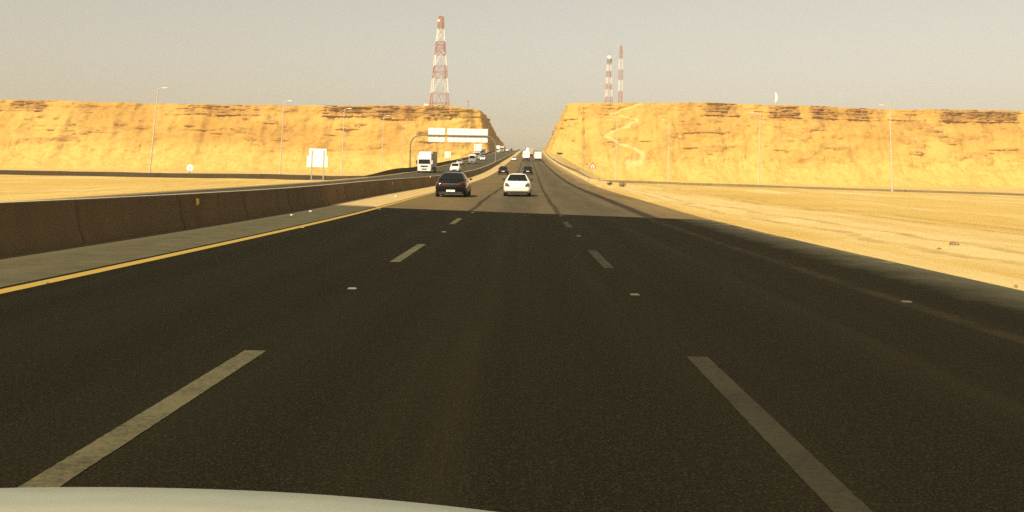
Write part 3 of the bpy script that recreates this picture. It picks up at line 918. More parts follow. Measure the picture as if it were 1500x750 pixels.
    pz = belt*(.40 if lamps == 'wide' else .62)
    b = MB(); b.box((-.26, -Lh-.015, pz-.06), (.26, -Lh+.10, pz+.06)); b.build('number_plate', 'plate', t)
    g = MB(); g.box((-W*.5, Lh-.10, belt*.34), (W*.5, Lh+.012, belt*.52)); g.build('grille', 'trim', t)
    if lamps == 'wide':
        b = MB(); b.box((-W*.40, -Lh-.012, belt*.80), (W*.40, -Lh+.05, belt*.84)); b.build('chrome_strip', 'chrome', t)
    if detail > 1:
        for s in (-1, 1): MB().cyl((s*W*.55, -Lh+.02, zb-.0), (0, 1, 0), .035, .16, 10).build('exhaust_pipe', 'chrome', t, smooth=40)
    return t

def pose(px, py, heading):
    """stand on the road at a photo point, following the gradient; heading 0 = away"""
    q = hit(px, py, road_z)
    sl = math.atan((P(q.y+2)-P(q.y-2))/4); cv = math.atan((C(q.y+5)-C(q.y-5))/10)
    if heading == 0: return q, (sl, 0, -cv)
    return q, (-sl, 0, math.pi-cv)

AWAY = 'cars driving away up the highway'; TOWARD = 'vehicles coming down the opposite carriageway'
def place_car(px, py, heading, name, label, cat, paint, dims, **kw):
    q, r = pose(px, py, heading)
    # the photo point is the near end of the vehicle
    q = Vector((q.x, q.y + dims[0]/2, 0)); q.x += C(q.y)-C(q.y-dims[0]/2); q.z = P(q.y)
    return car(name, label, cat, q, r, paint, dims, **kw)

place_car(659.8, 289.0, 0, 'car', 'glossy black sedan with red tail lights driving in the left lane beside the median barrier', 'car', 'black_paint', (4.95, 1.92, 1.46), group=AWAY, lamps='wide')
place_car(757.3, 288.0, 0, 'car', 'white sedan with dark wedge tail lights in the middle lane, the nearest white car', 'car', 'white_paint', (4.75, 1.76, 1.42), group=AWAY, lamps='wedge')
place_car(737, 256.0, 0, 'car', 'small distant black car in the left lane, ahead of the glossy black sedan', 'car', 'black_paint', (4.6, 1.82, 1.48), group=AWAY, detail=1)
place_car(773, 255.5, 0, 'car', 'small distant black car in the middle lane, straight ahead of the nearest white sedan', 'car', 'black_paint', (4.5, 1.78, 1.50), group=AWAY, style='suv', detail=1)
place_car(752.7, 235.6, 0, 'car', 'tiny white car far up the left lane, left of the tipper truck', 'car', 'white_paint', (4.6, 1.80, 1.45), group=AWAY, detail=0)
place_car(665.4, 252.3, 1, 'suv', 'white oncoming car showing just above the roof of the glossy black sedan', 'car', 'white_paint', (4.7, 1.88, 1.72), group=TOWARD, style='suv', detail=1)
place_car(672.7, 241.6, 1, 'car', 'silver oncoming car on the opposite carriageway, under the sign gantry', 'car', 'silver_paint', (4.6, 1.80, 1.45), group=TOWARD, detail=1)
place_car(706.7, 235.2, 1, 'car', 'white oncoming car right of the white van, in front of the blue truck', 'car', 'white_paint', (4.6, 1.82, 1.62), group=TOWARD, style='suv', detail=0)
place_car(742.5, 221.6, 1, 'car', 'tiny pale car near the crest of the opposite carriageway', 'car', 'white_paint', (4.8, 1.9, 1.9), group=TOWARD, style='suv', detail=0)
place_car(749, 220.6, 1, 'car', 'tiny dark car at the very crest of the opposite carriageway', 'car', 'black_paint', (4.6, 1.8, 1.5), group=TOWARD, detail=0)

def tractor_cab(t, W, H, y0, y1, paint):
    """flat-fronted lorry cab from y0 (back) to y1 (front)"""
    mb = MB(); rings = []
    for (y, hw, zb, zt) in ((y0, W, .55, H), (y1-.5, W, .45, H), (y1-.14, W*.99, .38, H-.05), (y1-.03, W*.96, .36, H-.42), (y1, W*.93, .36, 1.75)):
        c = .12
        rings.append([Vector(p) for p in ((-hw, y, zb), (hw, y, zb), (hw, y, zt-c), (hw-c, y, zt), (-hw+c, y, zt), (-hw, y, zt-c))])
    mb.loft(rings); mb.build('cab', paint, t, smooth=30)
    g = MB(); zb, zt = 1.62, 2.42
    g.poly([(-W*.86, y1+.025, zb), (W*.86, y1+.025, zb), (W*.84, y1-.005, zt), (-W*.84, y1-.005, zt)], (0, 1, .04), .03); g.build('windscreen', 'glass', t)
    for s in (-1, 1):
        MB().poly([(s*(W+.008), y1-1.15, 1.65), (s*(W+.008), y1-.30, 1.65), (s*(W+.008), y1-.36, 2.35), (s*(W+.008), y1-1.15, 2.35)], (1, 0, 0), .02).build('side_window', 'glass', t)
        m = MB(); xs = sorted((s*(W+.06), s*(W+.26))); m.box((xs[0], y1-.22, 1.55), (xs[1], y1-.10, 2.25)); xs = sorted((s*(W-.02), s*(W+.08))); m.box((xs[0], y1-.20, 2.05), (xs[1], y1-.14, 2.10))
        m.build('wing_mirror', 'trim' if s > 0 else paint, t, bevel=.02)
        xs = sorted((s*W*.60, s*W*.92)); MB().box((xs[0], y1-.05, .62), (xs[1], y1+.02, .80)).build('headlight', 'clear_lens', t)
    b = MB(); b.poly([(-W*.60, y1+.012, 1.32), (W*.60, y1+.012, 1.32), (W*.48, y1+.012, 1.04), (-W*.48, y1+.012, 1.04)], (0, 1, 0), .03); b.build('grille', 'trim', t)
    b = MB(); b.box((-W*.42, y1-.02, .78), (W*.42, y1+.016, .86)); b.box((-W*.36, y1-.02, .52), (W*.36, y1+.016, .68)); b.build('air_intake', 'trim', t)
    b = MB(); b.box((-W*.92, y1-.5, .22), (W*.92, y1-.03, .40)); b.build('bumper', 'trim', t)

def box_truck(px, py, heading, label, paint, boxmat, cargo, W=1.25, H=3.9, cabH=3.0, group=None, name='lorry', detail=1):
    q, r = pose(px, py, heading)
    Ln = cargo + 2.6
    q = Vector((q.x, q.y + Ln/2, 0)); q.z = P(q.y)
    t = thing(name, label, 'truck', q, r, group)
    y1 = Ln/2; yc = y1-2.2
    tractor_cab(t, W*.97, cabH, yc, y1, paint)
    if H > cabH:
        d = MB(); d.loft([[Vector(p) for p in ((-W*.9, yc+.1, cabH), (W*.9, yc+.1, cabH), (W*.9, yc+1.5, cabH), (-W*.9, yc+1.5, cabH))],
                          [Vector(p) for p in ((-W*.85, yc+.1, H-.06), (W*.85, yc+.1, H-.06), (W*.82, yc+.6, H-.10), (-W*.82, yc+.6, H-.10))]])
        d.build('wind_deflector', paint, t, smooth=30)
    b = MB(); b.box((-W, -Ln/2, 1.05), (W, yc-.25, H)); b.build('cargo_box', boxmat, t, bevel=.03)
    fr = MB()
    for x in (-W-.004, W+.004):
        n = int(cargo/1.2)
        for k in range(n+1):
            y = -Ln/2 + (yc-.25+Ln/2)*k/n; fr.box((x-.02, y-.03, 1.0), (x+.02, y+.03, H+.01))
        fr.box((x-.025, -Ln/2, 1.0), (x+.025, yc-.25, 1.12))
    for z in (1.0, H-.1): fr.box((-W-.02, -Ln/2-.03, z), (W+.02, -Ln/2-.004, z+.12))
    fr.box((-.03, -Ln/2-.02, 1.1), (.03, -Ln/2-.004, H-.1))
    fr.build('box_frame', boxmat, t)
    c = MB(); c.box((-W*.45, -Ln/2+.1, .70), (W*.45, yc+.4, .98)); c.box((-W*.95, -1.2, .45), (-W*.5, .4, .95)); c.box((W*.5, -1.2, .45), (W*.95, .4, .95))
    c.box((-W*.95, -Ln/2, .45), (W*.95, -Ln/2+.12, .60)); c.box((-.5*W, -Ln/2+.03, .5), (-.4*W, -Ln/2+.1, 1.0)); c.box((.4*W, -Ln/2+.03, .5), (.5*W, -Ln/2+.1, 1.0)); c.build('chassis', 'trim', t)
    for s in (-1, 1):
        for y in (y1-1.1, -Ln/2+1.2, -Ln/2+2.35): wheel(t, s*(W-.18), y, .5, .30, rim=detail > 0)
        xs = sorted((s*W*.70, s*W*.95)); MB().box((xs[0], -Ln/2-.03, .62), (xs[1], -Ln/2+.04, .74)).build('tail_light', 'red_lens', t)
    return t

box_truck(621.5, 253.2, 1, 'big white flat-fronted lorry with a grey brown cargo box, nearest on the opposite carriageway', 'white_paint', 'grey_tarp', 8.5, H=3.85, cabH=3.1, group=TOWARD)
box_truck(788, 236.2, 0, 'white square box lorry seen from behind in the right lane', 'white_paint', 'white_paint', 5.5, W=1.2, H=3.35, cabH=2.7, group='lorries driving away up the highway')
box_truck(698.6, 233.6, 1, 'grey oncoming truck right behind the white van', 'silver_paint', 'grey_tarp', 6., W=1.2, H=3.2, cabH=2.7, group=TOWARD, detail=0)
box_truck(706.2, 227.6, 1, 'blue fronted oncoming truck behind the white van and cars', 'blue_paint', 'blue_paint', 6., W=1.25, H=3.2, cabH=2.8, group=TOWARD, detail=0)
box_truck(729, 223.6, 1, 'white truck far up the opposite carriageway, just right of the gantry post', 'white_paint', 'white_paint', 8., H=4.2, cabH=3.1, group=TOWARD, detail=0)
box_truck(735.5, 222.4, 1, 'farthest pale truck up the opposite carriageway, near the crest', 'tan_paint', 'white_paint', 8., H=3.6, cabH=2.8, group=TOWARD, detail=0)
box_truck(777.5, 228.6, 0, 'tan truck beyond the white tipper in the middle of the highway', 'tan_paint', 'tan_paint', 7., H=4.0, cabH=3.0, group='lorries driving away up the highway', detail=0)

def van(px, py, label):
    q, r = pose(px, py, 1); q = Vector((q.x, q.y+2.9, P(q.y+2.9)))
    t = thing('van', label, 'van', q, r, TOWARD)
    W = 1.02
    mb = MB(); rings = []
    for (y, hw, zb, zt) in ((-2.9, W*.95, .4, 2.62), (-2.8, W, .35, 2.72), (1.2, W, .32, 2.72), (1.7, W*.99, .32, 2.55), (2.3, W*.97, .32, 1.55), (2.75, W*.94, .32, 1.32), (2.9, W*.86, .40, 1.05)):
        c = .10
        rings.append([Vector(p) for p in ((-hw, y, zb), (hw, y, zb), (hw, y, zt*.62), (hw*.92, y, zt-c), (hw*.8, y, zt), (-hw*.8, y, zt), (-hw*.92, y, zt-c), (-hw, y, zt*.62))])
    mb.loft(rings); mb.build('body', 'white_paint', t, smooth=40)
    MB().poly([(-W*.80, 2.28, 1.60), (W*.80, 2.28, 1.60), (W*.74, 1.78, 2.40), (-W*.74, 1.78, 2.40)], (0, .85, .53), .04).build('windscreen', 'glass', t)
    for s in (-1, 1):
        for y0, y1 in ((.7, 1.6), (-.6, .5), (-2.4, -.8)):
            MB().poly([(s*W*1.0, y0, 1.55), (s*W*1.0, y1, 1.55), (s*W*.95, y1-.1, 2.25), (s*W*.95, y0, 2.25)], (1, 0, .1), .03).build('side_window', 'glass', t)
        for y in (-1.8, 1.9): wheel(t, s*(W-.1), y, .36, .24, rim=False)
        xs = sorted((s*W*.55, s*W*.85)); MB().box((xs[0], 2.72, .78), (xs[1], 2.86, .98)).build('headlight', 'clear_lens', t)
    MB().box((-W*.5, 2.8, .62), (W*.5, 2.92, .85)).build('grille', 'trim', t)
    MB().box((-W*.85, 2.7, .30), (W*.85, 2.90, .42)).build('bumper', 'trim', t)
van(691.2, 240.2, 'white high roofed van oncoming between the silver car and the grey truck')

def tipper(px, py, label):
    q, r = pose(px, py, 0); q = Vector((q.x, q.y+4, P(q.y+4)))
    t = thing('tipper_truck', label, 'truck', q, r, 'lorries driving away up the highway')
    W = 1.25
    tractor_cab(t, W*.96, 2.9, 1.8, 4.0, 'white_paint')
    # high-sided skip with a sloping rounded back and a raised spout
    b = MB(); rings = []
    for (y, hw, zb, zt) in ((-4.0, W*.92, 1.25, 3.1), (-3.7, W, 1.1, 3.5), (-1.5, W, 1.0, 3.6), (1.5, W*.95, 1.0, 3.3)):
        rings.append([Vector(p) for p in ((-hw*.8, y, zb), (hw*.8, y, zb), (hw, y, zb+.5), (hw, y, zt-.3), (hw*.7, y, zt), (-hw*.7, y, zt), (-hw, y, zt-.3), (-hw, y, zb+.5))])
    b.loft(rings); b.build('skip', 'white_paint', t, smooth=35)
    s = MB(); s.loft([[Vector(p) for p in ((-.5, -3.6, 3.2), (.55, -3.6, 3.2), (.55, -2.4, 3.4), (-.5, -2.4, 3.4))],
                      [Vector(p) for p in ((.05, -3.3, 4.7), (.95, -3.3, 4.5), (.95, -2.6, 4.6), (.05, -2.6, 4.8))]]); s.build('spout', 'white_paint', t, bevel=.04)
    s = MB(); s.bar((-.8, -3.5, 3.3), (-.1, -3.0, 4.7), .10); s.bar((.8, -3.7, 2.9), (.8, -3.1, 4.4), .09); s.build('hoist_arm', 'trim', t)
    c = MB(); c.box((-W*.5, -3.9, .65), (W*.5, 3., 1.0)); c.box((-W*.95, -4.0, .40), (W*.95, -3.85, .75)); c.build('chassis', 'trim', t)
    for sx in (-1, 1):
        for y in (2.9, -1.6, -2.8): wheel(t, sx*(W-.2), y, .52, .34, rim=False)
        MB().box((sx*.85-.12, -4.05, .78), (sx*.85+.12, -3.95, .92)).build('tail_light', 'red_lens', t)
tipper(771, 236.4, 'white tipper truck with raised gear on top, driving away in the middle lane')

# ------------------------------------------------------------------ the car the photo is taken from: its bonnet
def own_car():
    t = thing('car', 'pale silver beige car front at the bottom left edge, seen over its bonnet', 'car', (-.52, 0, .070))
    W = .92
    mb = MB()
    nx = 44
    rows = []
    # z of the bonnet centre line along y (front edge last)
    prof = [(.55, 1.00), (.8, .985), (1.0, .968), (1.2, .944), (1.35, .92), (1.46, .895), (1.53, .865), (1.57, .82), (1.60, .76)]
    for (y, z) in prof:
        row = []
        for i in range(nx+1):
            u = -1+2*i/nx
            yy = y - .10*u*u*(y-.3)
            zz = z - .055*abs(u)**2.2 + .030*math.exp(-((abs(u)-.80)/.07)**2)
            row.append(Vector((u*W, yy, zz)))
        rows.append(row)
    mb.loft(rows, caps=False, closed=False)
    mb.build('bonnet', 'hood', t, smooth=50)
    b = MB(); rings = []
    for (y, hw, z0, z1) in ((1.33, W*.99, .28, .74), (1.50, W*.95, .26, .73), (1.66, W*.80, .28, .70), (1.72, W*.5, .32, .66)):
        rings.append([Vector(p) for p in ((-hw, y, z0), (hw, y, z0), (hw, y, z1), (-hw, y, z1))])
    b.loft(rings); b.build('bumper', 'hood', t, smooth=40)
    for s in (-1, 1):
        f = MB(); xs = sorted((s*(W-.10), s*(W+.005)))
        f.box((xs[0], .35, .62), (xs[1], 1.30, .86)); f.build('wing', 'hood', t, bevel=.03)
        wheel(t, s*(W-.14), .85, .32, .22)
        xs = sorted((s*.5, s*.85)); MB().box((xs[0], 1.40, .66), (xs[1], 1.60, .78)).build('headlight', 'clear_lens', t, bevel=.02)
own_car()

# ------------------------------------------------------------------ lamp posts
def lamp_post(px, ptop, pbase, Hm, Y, side, label, lean=0):
    q = at_depth(px, pbase, Y); gz = ground(q.x, q.y)
    top = at_depth(px, ptop, Y).z
    H = top-gz
    t = thing('lamp_post', label, 'lamp post', (q.x, q.y, gz-.05), (0, 0, 0), 'lamp posts along the roadsides')
    MB().tube([(0, 0, 0), (lean*.5, 0, H*.5), (lean, 0, H)], [.14, .11, .08], 10).build('mast', 'pale_steel', t, smooth=40)
    MB().tube([(0, 0, 0), (0, 0, .6)], [.24, .22], 10).build('base', 'steel', t, smooth=40)
    MB().tube([(lean, 0, H-.1), (lean+side*.25, 0, H+.12), (lean+side*1.0, 0, H+.28)], [.08, .07, .06], 8).build('arm', 'pale_steel', t, smooth=40)
    h = MB(); rings = []
    for (d, w, z0, z1) in ((.8, .08, .20, .30), (1.0, .20, .16, .36), (1.7, .22, .17, .38), (1.95, .12, .22, .32)):
        x = lean+side*d; rings.append([Vector(p) for p in ((x, -w, H+z0), (x, w, H+z0), (x, w*.7, H+z1), (x, -w*.7, H+z1))])
    h.loft(rings); h.build('lamp_head', 'pale_steel', t, smooth=40)
    return t
lamp_post(219, 130, 253, 16, 186, 1, 'tallest lamp post on the left, its head above the cliff skyline', lean=1.1)
lamp_post(410, 149, 253, 16, 218, 1, 'lamp post left of the white square sign, its head level with the clifftop', lean=.5)
lamp_post(500, 160, 250, 16, 250, 1, 'lamp post just right of the white square sign', lean=.4)
lamp_post(559, 170, 246, 16, 296, 1, 'pale lamp post between the white square sign and the sign gantry', lean=.3)
lamp_post(587, 185, 244, 16, 375, 1, 'thin far lamp post just left of the gantry post', lean=.3)
lamp_post(1307, 156, 284, 16, 176, -1, 'tallest lamp post on the right, its head against the skyline', lean=-.4)
lamp_post(1111, 167, 276, 16, 205, -1, 'lamp post on the right below the white crescent', lean=.3)
lamp_post(979, 177, 268, 16, 250, -1, 'lamp post right of the zigzag path on the right cliff', lean=.1)
lamp_post(902, 177, 262, 16, 262, -1, 'thin lamp post beside the zigzag path, right of the red triangle sign', lean=.1)

# ------------------------------------------------------------------ signs
def board_sign():
    Y = 138
    q = at_depth(465, 262, Y); gz = ground(q.x, q.y)
    def loc(px, py): p = at_depth(px, py, Y); return (p.x-q.x, p.z-gz)
    t = thing('road_sign', 'white square sign board seen from behind on two posts, left of the opposite carriageway', 'road sign', (q.x, q.y, gz))
    x0, z0 = loc(449, 244.5); x1, z1 = loc(480, 229)
    MB().box((x0, .05, z0), (x1, .09, z1)).build('lower_panel', 'sign_back', t, bevel=.01)
    x0, _ = loc(452.5, 229); x1, z2 = loc(478, 218)
    MB().box((x0, .05, z1+.02), (x1, .09, z2)).build('upper_panel', 'sign_back', t, bevel=.01)
    for px in (456.5, 474):
        x, _ = loc(px, 240)
        MB().tube([(x, 0, -.2), (x, 0, z2-.25)], .075, 8).build('post', 'steel', t, smooth=40)
    xa, _ = loc(456, 250); xb, _ = loc(474, 250)
    MB().box((xa-.2, -.18, -.08), (xb+.2, .18, .14)).build('footing_beam', 'dark_steel', t, bevel=.02)
board_sign()

def round_sign():
    q = at_depth(278, 252, 188); gz = ground(q.x, q.y)
    zc = at_depth(278, 246, 188).z-gz
    t = thing('road_sign', 'small round white sign on a post behind the far left barrier', 'road sign', (q.x, q.y, gz))
    MB().cyl((0, .05, zc), (0, 1, 0), .66, .03, 28).build('disc', 'sign_back', t, smooth=40)
    MB().tube([(0, 0, -.2), (0, 0, zc+.35)], .07, 8).build('post', 'blue_post', t, smooth=40)
round_sign()

def gantry():
    Y = 275
    q0 = at_depth(600.5, 240, Y); q1 = at_depth(725.5, 240, Y)
    mx = (q0.x+q1.x)/2
    gz = P(Y)
    t = thing('sign_gantry', 'arched overhead sign gantry with blank white panel backs spanning the opposite carriageway', 'sign gantry', (mx, Y, gz))
    def lx(px, py): p = at_depth(px, py, Y); return p.x-mx, p.z-gz
    xl, xr = q0.x-mx, BU+C(Y)-mx
    zl0 = ground(q0.x, Y)-gz
    _, zt = lx(662, 198.5)
    r = 3.0
    def arc(x, s, z0):
        pts = [(x, 0, z0), (x, 0, (z0+zt-r)/2), (x, 0, zt-r)]
        for k in range(1, 9):
            a = math.pi/2*k/8; pts.append((x + s*r*(1-math.cos(a)), 0, zt-r+r*math.sin(a)))
        return pts
    MB().tube(arc(xl, 1, zl0-.2), .21, 10).build('post', 'gantry_steel', t, smooth=40)
    MB().tube(arc(xr, -1, .85), .21, 10).build('post', 'gantry_steel', t, smooth=40)
    MB().tube([(xl+r, 0, zt), (xr-r, 0, zt)], .19, 10).build('cross_beam', 'gantry_steel', t, smooth=40)
    for (a, b2, ya, yb) in ((627.3, 651.8, 187.2, 207.8), (655, 714.5, 188.0, 208.6)):
        x0, z1 = lx(a, ya); x1, z0 = lx(b2, yb)
        p = MB().box((x0, .30, z0), (x1, .36, z1)).build('sign_panel', 'sign_back', t, bevel=.02)
        s = MB(); n = max(3, int((x1-x0)/1.5))
        for k in range(n+1):
            x = x0+.15+(x1-x0-.3)*k/n; s.box((x-.05, .22, z0+.08), (x+.05, .297, z1-.08))
        s.box((x0, .15, zt-.26), (x1, .22, zt-.14)); s.box((x0, .15, zt+.14), (x1, .22, zt+.26))
        s.build('stiffener', 'rib_steel', p)
    x0, z0 = lx(622, 208.9); x1, _ = lx(717, 209)
    w = MB(); w.box((x0, -.2, z0-.10), (x1, .28, z0-.04)); w.build('walkway', 'dark_steel', t)
gantry()

def plain_board(a, b2, ya, yb, Y, label):
    qb = at_depth((a+b2)/2, yb, Y); gz = ground(qb.x, Y)
    t = thing('road_sign', label, 'road sign', (qb.x, Y, gz))
    p0 = at_depth(a, ya, Y); p1 = at_depth(b2, yb, Y)
    MB().box((p0.x-qb.x, .05, p1.z-gz), (p1.x-qb.x, .09, p0.z-gz)).build('panel', 'sign_back', t, bevel=.01)
    for k in (.22, .78):
        x = (p0.x+(p1.x-p0.x)*k)-qb.x
        MB().tube([(x, 0, -.2), (x, 0, p0.z-gz-.1)], .08, 8).build('post', 'steel', t, smooth=40)
plain_board(651.5, 660, 222, 231.5, 300, 'small white sign board seen low under the gantry, left of the van')
plain_board(694.5, 705, 210.5, 224, 380, 'white sign board standing behind the blue truck, below the right end of the gantry')

def dark_board():
    Y = 330
    q = at_depth(820, 230, Y); gz = ground(q.x, Y)
    t = thing('road_sign', 'small dark oblong sign on two thin posts at the right roadside up the hill', 'road sign', (q.x, Y, gz))
    p0 = at_depth(815.8, 223.4, Y); p1 = at_depth(824.4, 226.4, Y)
    MB().box((p0.x-q.x, .03, p1.z-gz), (p1.x-q.x, .08, p0.z-gz)).build('panel', 'trim', t)
    for k in (.2, .8):
        x = p0.x+(p1.x-p0.x)*k-q.x
        MB().tube([(x, 0, -.3), (x, 0, p0.z-gz)], .05, 6).build('post', 'steel', t, smooth=40)
dark_board()

def warning_sign():
    Y = 215
    q = at_depth(868, 256, Y); gz = ground(q.x, Y)
    t = thing('warning_sign', 'white triangular warning sign with red border on a post at the right roadside', 'road sign', (q.x, Y, gz))
    zc = at_depth(868, 243.6, Y).z-gz
    def tri(s): return [(-s, 0, zc-.5*s), (s, 0, zc-.5*s), (0, 0, zc+1.1*s)]
    MB().poly([(x, .0, z) for x, y, z in tri(.80)], (0, 1, 0), .04).build('border', 'sign_red', t)
    MB().poly([(x, -.035, z-.02) for x, y, z in tri(.52)], (0, 1, 0), .025).build('face', 'sign_white', t)
    s = MB(); s.box((-.06, -.065, zc-.10), (.06, -.05, zc+.22)); s.box((-.2, -.065, zc-.18), (.2, -.05, zc-.10)); s.build('symbol', 'trim', t)
    MB().tube([(0, .06, -.2), (0, .06, zc+.4)], .05, 8).build('post', 'steel', t, smooth=40)
    Y2 = 213; q = at_depth(859.5, 255, Y2); g2 = ground(q.x, Y2)
    z2 = at_depth(859.5, 239, Y2).z-g2
    t2 = thing('marker_post', 'thin bare marker post just left of the red triangle sign', 'post', (q.x, Y2, g2))
    MB().tube([(0, 0, -.2), (0, 0, z2)], .05, 8).build('post', 'steel', t2, smooth=40)
    MB().box((-.16, -.07, z2-.35), (.16, -.052, z2-.05)).build('plate', 'dark_steel', t2)
warning_sign()

# ------------------------------------------------------------------ lattice towers on the plateau
def tower(px_base, px_top, py_base, bands, half, Y, label, legw, name='lattice_tower', br=1.0):
    """bands: (py_top, py_bottom, colour); half(f) half-width in metres at height fraction f"""
    qb = at_depth(px_base, py_base, Y); qt = at_depth(px_top, bands[0][0], Y)
    z0 = qb.z - 6
    H = qt.z-z0
    t = thing(name, label, 'tower', (qb.x, Y, z0), (0, 0, R(14)))
    lean = Matrix.Translation((0, 0, 0))
    for (pa, pb, colr) in bands:
        za = at_depth(px_base, pa, Y).z-z0; zb = at_depth(px_base, pb, Y).z-z0
        if pb >= py_base-.5: zb = 0
        mb = MB()
        def cor(z):
            f = z/H; h = half(f); return [Vector((sx*h, sy*h, z)) for sx, sy in ((-1, -1), (1, -1), (1, 1), (-1, 1))]
        n = max(1, round((za-zb)/max(3.0, 2*half((za+zb)/2/H)*.9)))
        for k in range(n):
            za_, zb_ = zb+(za-zb)*k/n, zb+(za-zb)*(k+1)/n
            A, B = cor(za_), cor(zb_)
            for i in range(4):
                j = (i+1) % 4
                mb.bar(A[i], B[i], legw)
                mb.bar(A[i], (B[i]+B[j])/2, legw*br*.55); mb.bar(A[j], (B[i]+B[j])/2, legw*br*.55)
                mb.bar(B[i], B[j], legw*br*.6)
                if colr == 'red':
                    mb.bar(A[i], A[j], legw*br*.7); mb.bar((A[i]+B[i])/2, (A[j]+B[j])/2, legw*br*.6); mb.bar(A[i]*.5+B[i]*.5, A[j], legw*br*.45)
        mb.build('red_section' if colr == 'red' else 'white_section', 'tower_red' if colr == 'red' else 'tower_white', t)
    return t, H, z0
tl, H, z0 = tower(643.5, 647, 153, [(24.5, 42, 'red'), (42, 61, 'white'), (61, 80, 'red'), (80, 97, 'white'), (97, 114, 'red'), (114, 137, 'white'), (137, 153, 'red')],
      lambda f: 1.5 + 5.3*(1-f)**1.0*.98, 722, 'large red and white lattice tower on the left clifftop', .33, br=1.0)
for (dx, zf, r) in ((-1.9, .955, 1.0), (2.4, .62, .9)):
    mb = MB(); mb.cyl((dx, -1.8, H*zf), (0, 1, 0), r, .7, 18); mb.build('dish', 'tower_white', tl, smooth=40)
mb = MB()
for sx in (-1.7, 1.7): mb.bar((sx, -1.5, H*.93), (sx, -1.5, H+.4), .3)
mb.bar((-1.9, -1.4, H-.3), (1.9, -1.4, H-.3), .35); mb.build('antenna', 'tower_red', tl)
tr, H, z0 = tower(891.5, 892, 150, [(82, 86.5, 'white'), (86.5, 94.5, 'red'), (94.5, 104, 'white'), (104, 113, 'red'), (113, 123, 'white'), (123, 131, 'red'), (131, 142, 'white'), (142, 150, 'red')],
      lambda f: .85 + 1.7*(1-f), 760, 'shorter red and white lattice tower with a white drum on top, on the right clifftop', .24, br=.55)
mb = MB(); mb.cyl((-.6, -1.4, H-1.2), (0, 1, 0), 1.5, 1.2, 18); mb.build('dish', 'tower_white', tr, smooth=40)
mb = MB()
for s in (-1, 1): mb.bar((s*1.5, -1.2, H-5.5), (s*1.5, -1.2, H-2.0), .5)
mb.bar((0, 0, H), (.6, 0, H+3.5), .18); mb.build('antenna', 'dark_steel', tr)
t2, H, z0 = tower(908.8, 909, 150, [(67, 86, 'red'), (86, 102, 'white'), (102, 117, 'red'), (117, 133.5, 'white'), (133.5, 150, 'red')],
      lambda f: 2.5 if f < .72 else 1.3*(1-f)/.28+1.2, 1500, 'tallest slender red and white mast on the right clifftop, paler and farther off', .40, 'radio_mast', .5)

# small things on the skyline
q = at_depth(686, 160, 716); t = thing('utility_pole', 'thin dark pole on the edge of the left clifftop, right of the big tower', 'pole', (q.x, 716, q.z-1.5))
zt = at_depth(686, 147.5, 716).z-q.z+1.5
MB().tube([(0, 0, 0), (0, 0, zt)], .16, 6).build('pole', 'dark_steel', t); MB().bar((-.9, 0, zt-.6), (.9, 0, zt-.6), .16).build('cross_arm', 'dark_steel', t)
q = at_depth(624.5, 154, 718); t = thing('hut', 'tiny white hut at the foot of the big left tower', 'hut', (q.x, 718, q.z-2.5))
MB().box((-1.7, -1.2, 0), (1.7, 1.2, 3.6)).build('wall', 'tower_white', t, bevel=.05)
MB().box((-1.9, -1.4, 3.6), (1.9, 1.4, 3.8)).build('roof', 'tan_paint', t); MB().box((-.4, -1.26, .1), (.4, -1.203, 2.1)).build('door', 'dark_steel', t)

def crescent():
    Y = 706
    top = at_depth(1134.5, 135, Y); bot = at_depth(1134.5, 150, Y)
    h = (top.z-bot.z)/2; cz = (top.z+bot.z)/2
    t = thing('crescent_monument', 'white crescent standing on the right clifftop', 'monument', (bot.x, Y, cz-h-1.0))
    out = []; n = 18
    for k in range(n+1):
        a = -math.pi/2 + math.pi*k/n; out.append((.2+math.cos(a)*h*.50, 0, h+1.0+math.sin(a)*h))
    for k in range(n-1, 0, -1):
        a = -math.pi/2 + math.pi*k/n; out.append((.2+math.cos(a)*h*.10, 0, h+1.0+math.sin(a)*h*.985))
    MB().poly(out, (0, 1, 0), .8).build('crescent', 'sign_back', t)
    MB().box((-.5, -.6, -.8), (.9, .6, 1.1)).build('plinth', 'tan_paint', t, bevel=.05)
crescent()

# ------------------------------------------------------------------ road studs
M['stud_dim'] = plain('worn_road_stud', (.085, .075, .045), .6, var=.15, scale=30)
studs = [((516, 423), 'stud', 'pale road stud on the left lane line, between the nearest and second dashes'),
         ((650, 340), 'stud', 'pale road stud on the left lane line, between the second and third dashes'),
         ((692.5, 311.5), 'stud', 'pale road stud on the left lane line, beyond the last dash where the dark asphalt ends'),
         ((930, 432), 'stud_dim', 'pale road stud on the right lane line, between the nearest and second dashes'),
         ((847.5, 346), 'stud_dim', 'pale road stud on the right lane line, between the second and third dashes'),
         ((822, 316.5), 'stud_dim', 'pale road stud on the right lane line, beyond the last dash where the dark asphalt ends'),
         ((64, 415.5), 'stud_y', 'amber road stud beside the yellow line, nearest the left picture edge'),
         ((443, 333.5), 'stud_y', 'amber road stud beside the yellow line, midway along it'),
         ((556, 306.5), 'stud_y', 'farthest amber road stud beside the yellow line, where the dark asphalt ends'),
         ((1328, 442.5), 'stud_dim', 'pale road stud on the faint right edge line, near the sandy verge')]
sme = None
for (p, mat, lab) in studs:
    q = hit(p[0], p[1], road_z)
    m = MB(); m.loft([[Vector((x*.058, y*.05, 0)) for x, y in ((-1, -1), (1, -1), (1, 1), (-1, 1))], [Vector((x*.045, y*.03, .015)) for x, y in ((-1, -1), (1, -1), (1, 1), (-1, 1))]])
    o = m.build('road_stud', mat, loc=(q.x, q.y, q.z+.001))
    tag(o, lab, 'road stud', 'reflective road studs')

